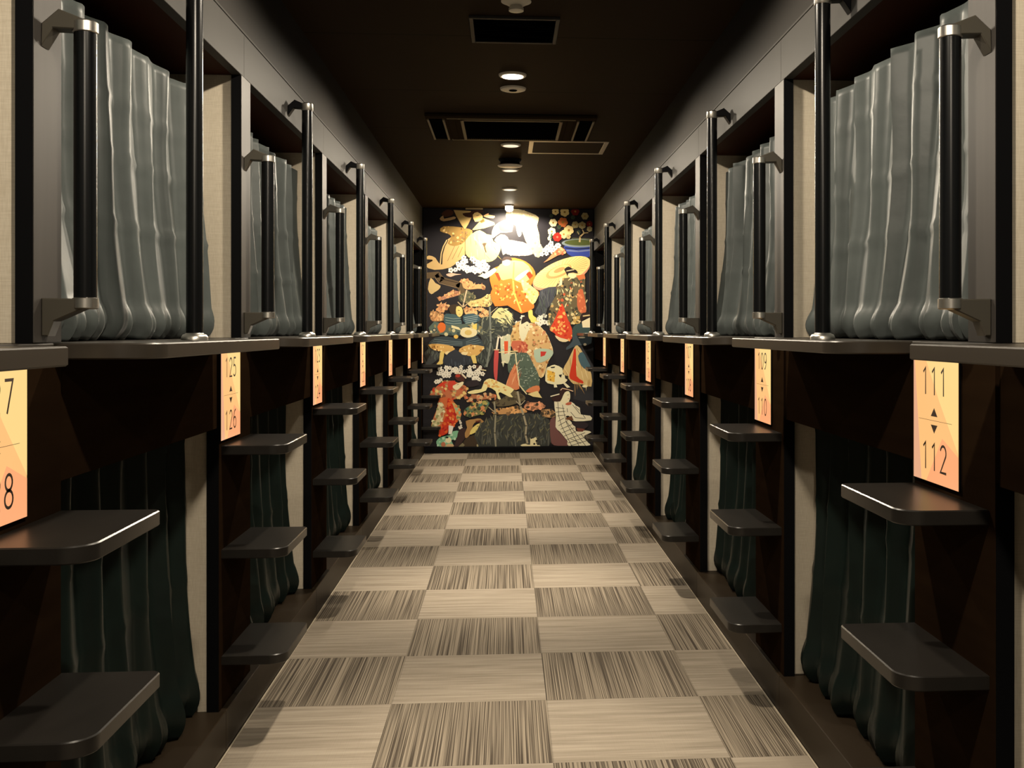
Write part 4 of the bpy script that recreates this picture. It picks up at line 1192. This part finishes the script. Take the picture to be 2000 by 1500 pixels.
# pale hunting dog leaping before the robed figure
Pm.poly('B', [(540, 715), (620, 690), (690, 680), (720, 600), (780, 565), (860, 592), (960, 640), (1050, 690), (1010, 735), (1040, 772), (1000, 772), (900, 720), (880, 740), (905, 795), (870, 790), (845, 705), (760, 660), (740, 700), (640, 730), (560, 735)], (240, 228, 164))
P = [Pm.xy('B', *p) for p in ((730, 610), (790, 580), (950, 650), (1010, 700), (880, 700), (770, 650))]
Pm.dots(P, 22, 34, [(226, 190, 108), (240, 214, 130), (222, 168, 100)])

# seated figure in a latticed robe at the south-east corner
Pm.poly(8, [(940, 720), (1040, 670), (1060, 900), (1200, 1060), (1320, 1220), (1310, 1300), (1100, 1290), (960, 1230), (930, 900)], (118, 78, 74))
R = Pm.poly(8, [(1020, 330), (1180, 330), (1400, 340), (1490, 420), (1580, 470), (1600, 610), (1800, 640), (1825, 740), (1480, 760), (1400, 720), (1340, 640), (1270, 660), (1380, 760), (1480, 880), (1500, 980), (1700, 960), (1830, 1000), (1680, 1070), (1700, 1150), (1800, 1260), (1750, 1310), (1330, 1310), (1310, 1190), (1140, 980), (1050, 880), (1060, 640)], (240, 232, 200))
for pts in ([(1100, 340), (1120, 640), (1180, 860), (1400, 1310)], [(1200, 400), (1230, 560), (1290, 800), (1560, 1310)], [(1300, 480), (1310, 560)], [(1280, 760), (1470, 1000), (1700, 1290)], [(1060, 460), (1240, 480)], [(1060, 560), (1260, 540)], [(1090, 640), (1270, 620)],
            [(1100, 760), (1230, 690)], [(1120, 850), (1320, 740)], [(1160, 930), (1400, 830)], [(1190, 1010), (1460, 900)], [(1240, 1080), (1490, 980)], [(1290, 1160), (1690, 1010)], [(1320, 1230), (1660, 1120)], [(1380, 1290), (1740, 1180)], [(1420, 400), (1580, 600)], [(1380, 560), (1480, 680), (1680, 700)],
            [(1640, 610), (1700, 700)], [(1480, 860), (1620, 960)], [(1600, 1040), (1780, 1240)], [(1480, 440), (1560, 520)], [(1380, 1140), (1600, 1240)]):
    Pm.stroke(8, pts, 11, (52, 44, 40))
Pm.poly(8, [(1270, 690), (1400, 640), (1445, 740), (1280, 722)], (112, 70, 40)); Pm.poly(8, [(1400, 780), (1560, 770), (1700, 780), (1760, 850), (1690, 920), (1540, 900), (1440, 850)], (46, 36, 40)); Pm.poly(8, [(1500, 900), (1690, 930), (1640, 985), (1530, 985)], (120, 66, 50))
Pm.poly(8, [(1190, 260), (1250, 130), (1340, 105), (1370, 200), (1345, 320), (1240, 385), (1150, 330)], (242, 232, 192))
Pm.poly(8, [(960, 250), (1040, 210), (1130, 160), (1150, 50), (1240, 30), (1330, 50), (1355, 90), (1260, 110), (1200, 225), (1150, 325), (1010, 320)], (52, 26, 22))
Pm.stroke(8, [(945, 215), (1130, 165)], 22, (240, 230, 200)); Pm.stroke(8, [(1160, 80), (1200, 40), (1330, 70), (1430, 105)], 18, (232, 196, 160)); Pm.stroke(8, [(1300, 190), (1340, 180)], 8, DK); Pm.stroke(8, [(1320, 270), (1345, 268)], 10, (190, 60, 50))
Pm.poly(8, [(1260, 390), (1310, 350), (1390, 340), (1390, 390), (1320, 410)], (196, 104, 74))
# little white kitten
Pm.poly(8, [(320, 1255), (400, 1240), (500, 1262), (500, 1110), (560, 1130), (620, 1095), (650, 1160), (630, 1240), (720, 1310), (320, 1310)], (238, 226, 178))
for a, b, r in ((590, 1245, 22), (525, 1120, 18), (640, 1180, 24), (670, 1255, 20)): Pm.disc(8, a, b, r, (34, 28, 24))

me = bpy.data.meshes.new('mural')
lz = 0.064
me.from_pydata([(x, y - YEND, z - lz) for x, y, z in Pm.v], [], Pm.f)
ca = me.color_attributes.new('ink', 'FLOAT_COLOR', 'CORNER')
buf = []
for f, c in zip(Pm.f, Pm.c): buf += [c[0], c[1], c[2], 1.0] * len(f)
ca.data.foreach_set('color', buf)
mm, nt, p = new_mat('printed_mural')
at = nt.nodes.new('ShaderNodeAttribute'); at.attribute_name = 'ink'
nt.links.new(at.outputs['Color'], p.inputs['Base Color'])
p.inputs['Roughness'].default_value = 0.55
p.inputs['Specular IOR Level'].default_value = 0.25
me.materials.append(mm)
bm = bmesh.new(); bm.from_mesh(me); bm.verts.ensure_lookup_table()
for f in bm.faces:
    f.normal_update()
    if f.normal.y > 0: f.normal_flip()
bm.to_mesh(me); bm.free()
mu = bpy.data.objects.new('mural', me); COL.objects.link(mu); mu.location = (0, YEND, lz)
tag(mu, 'large printed mural of robed figures, blossoms and pines on the end wall', 'mural')
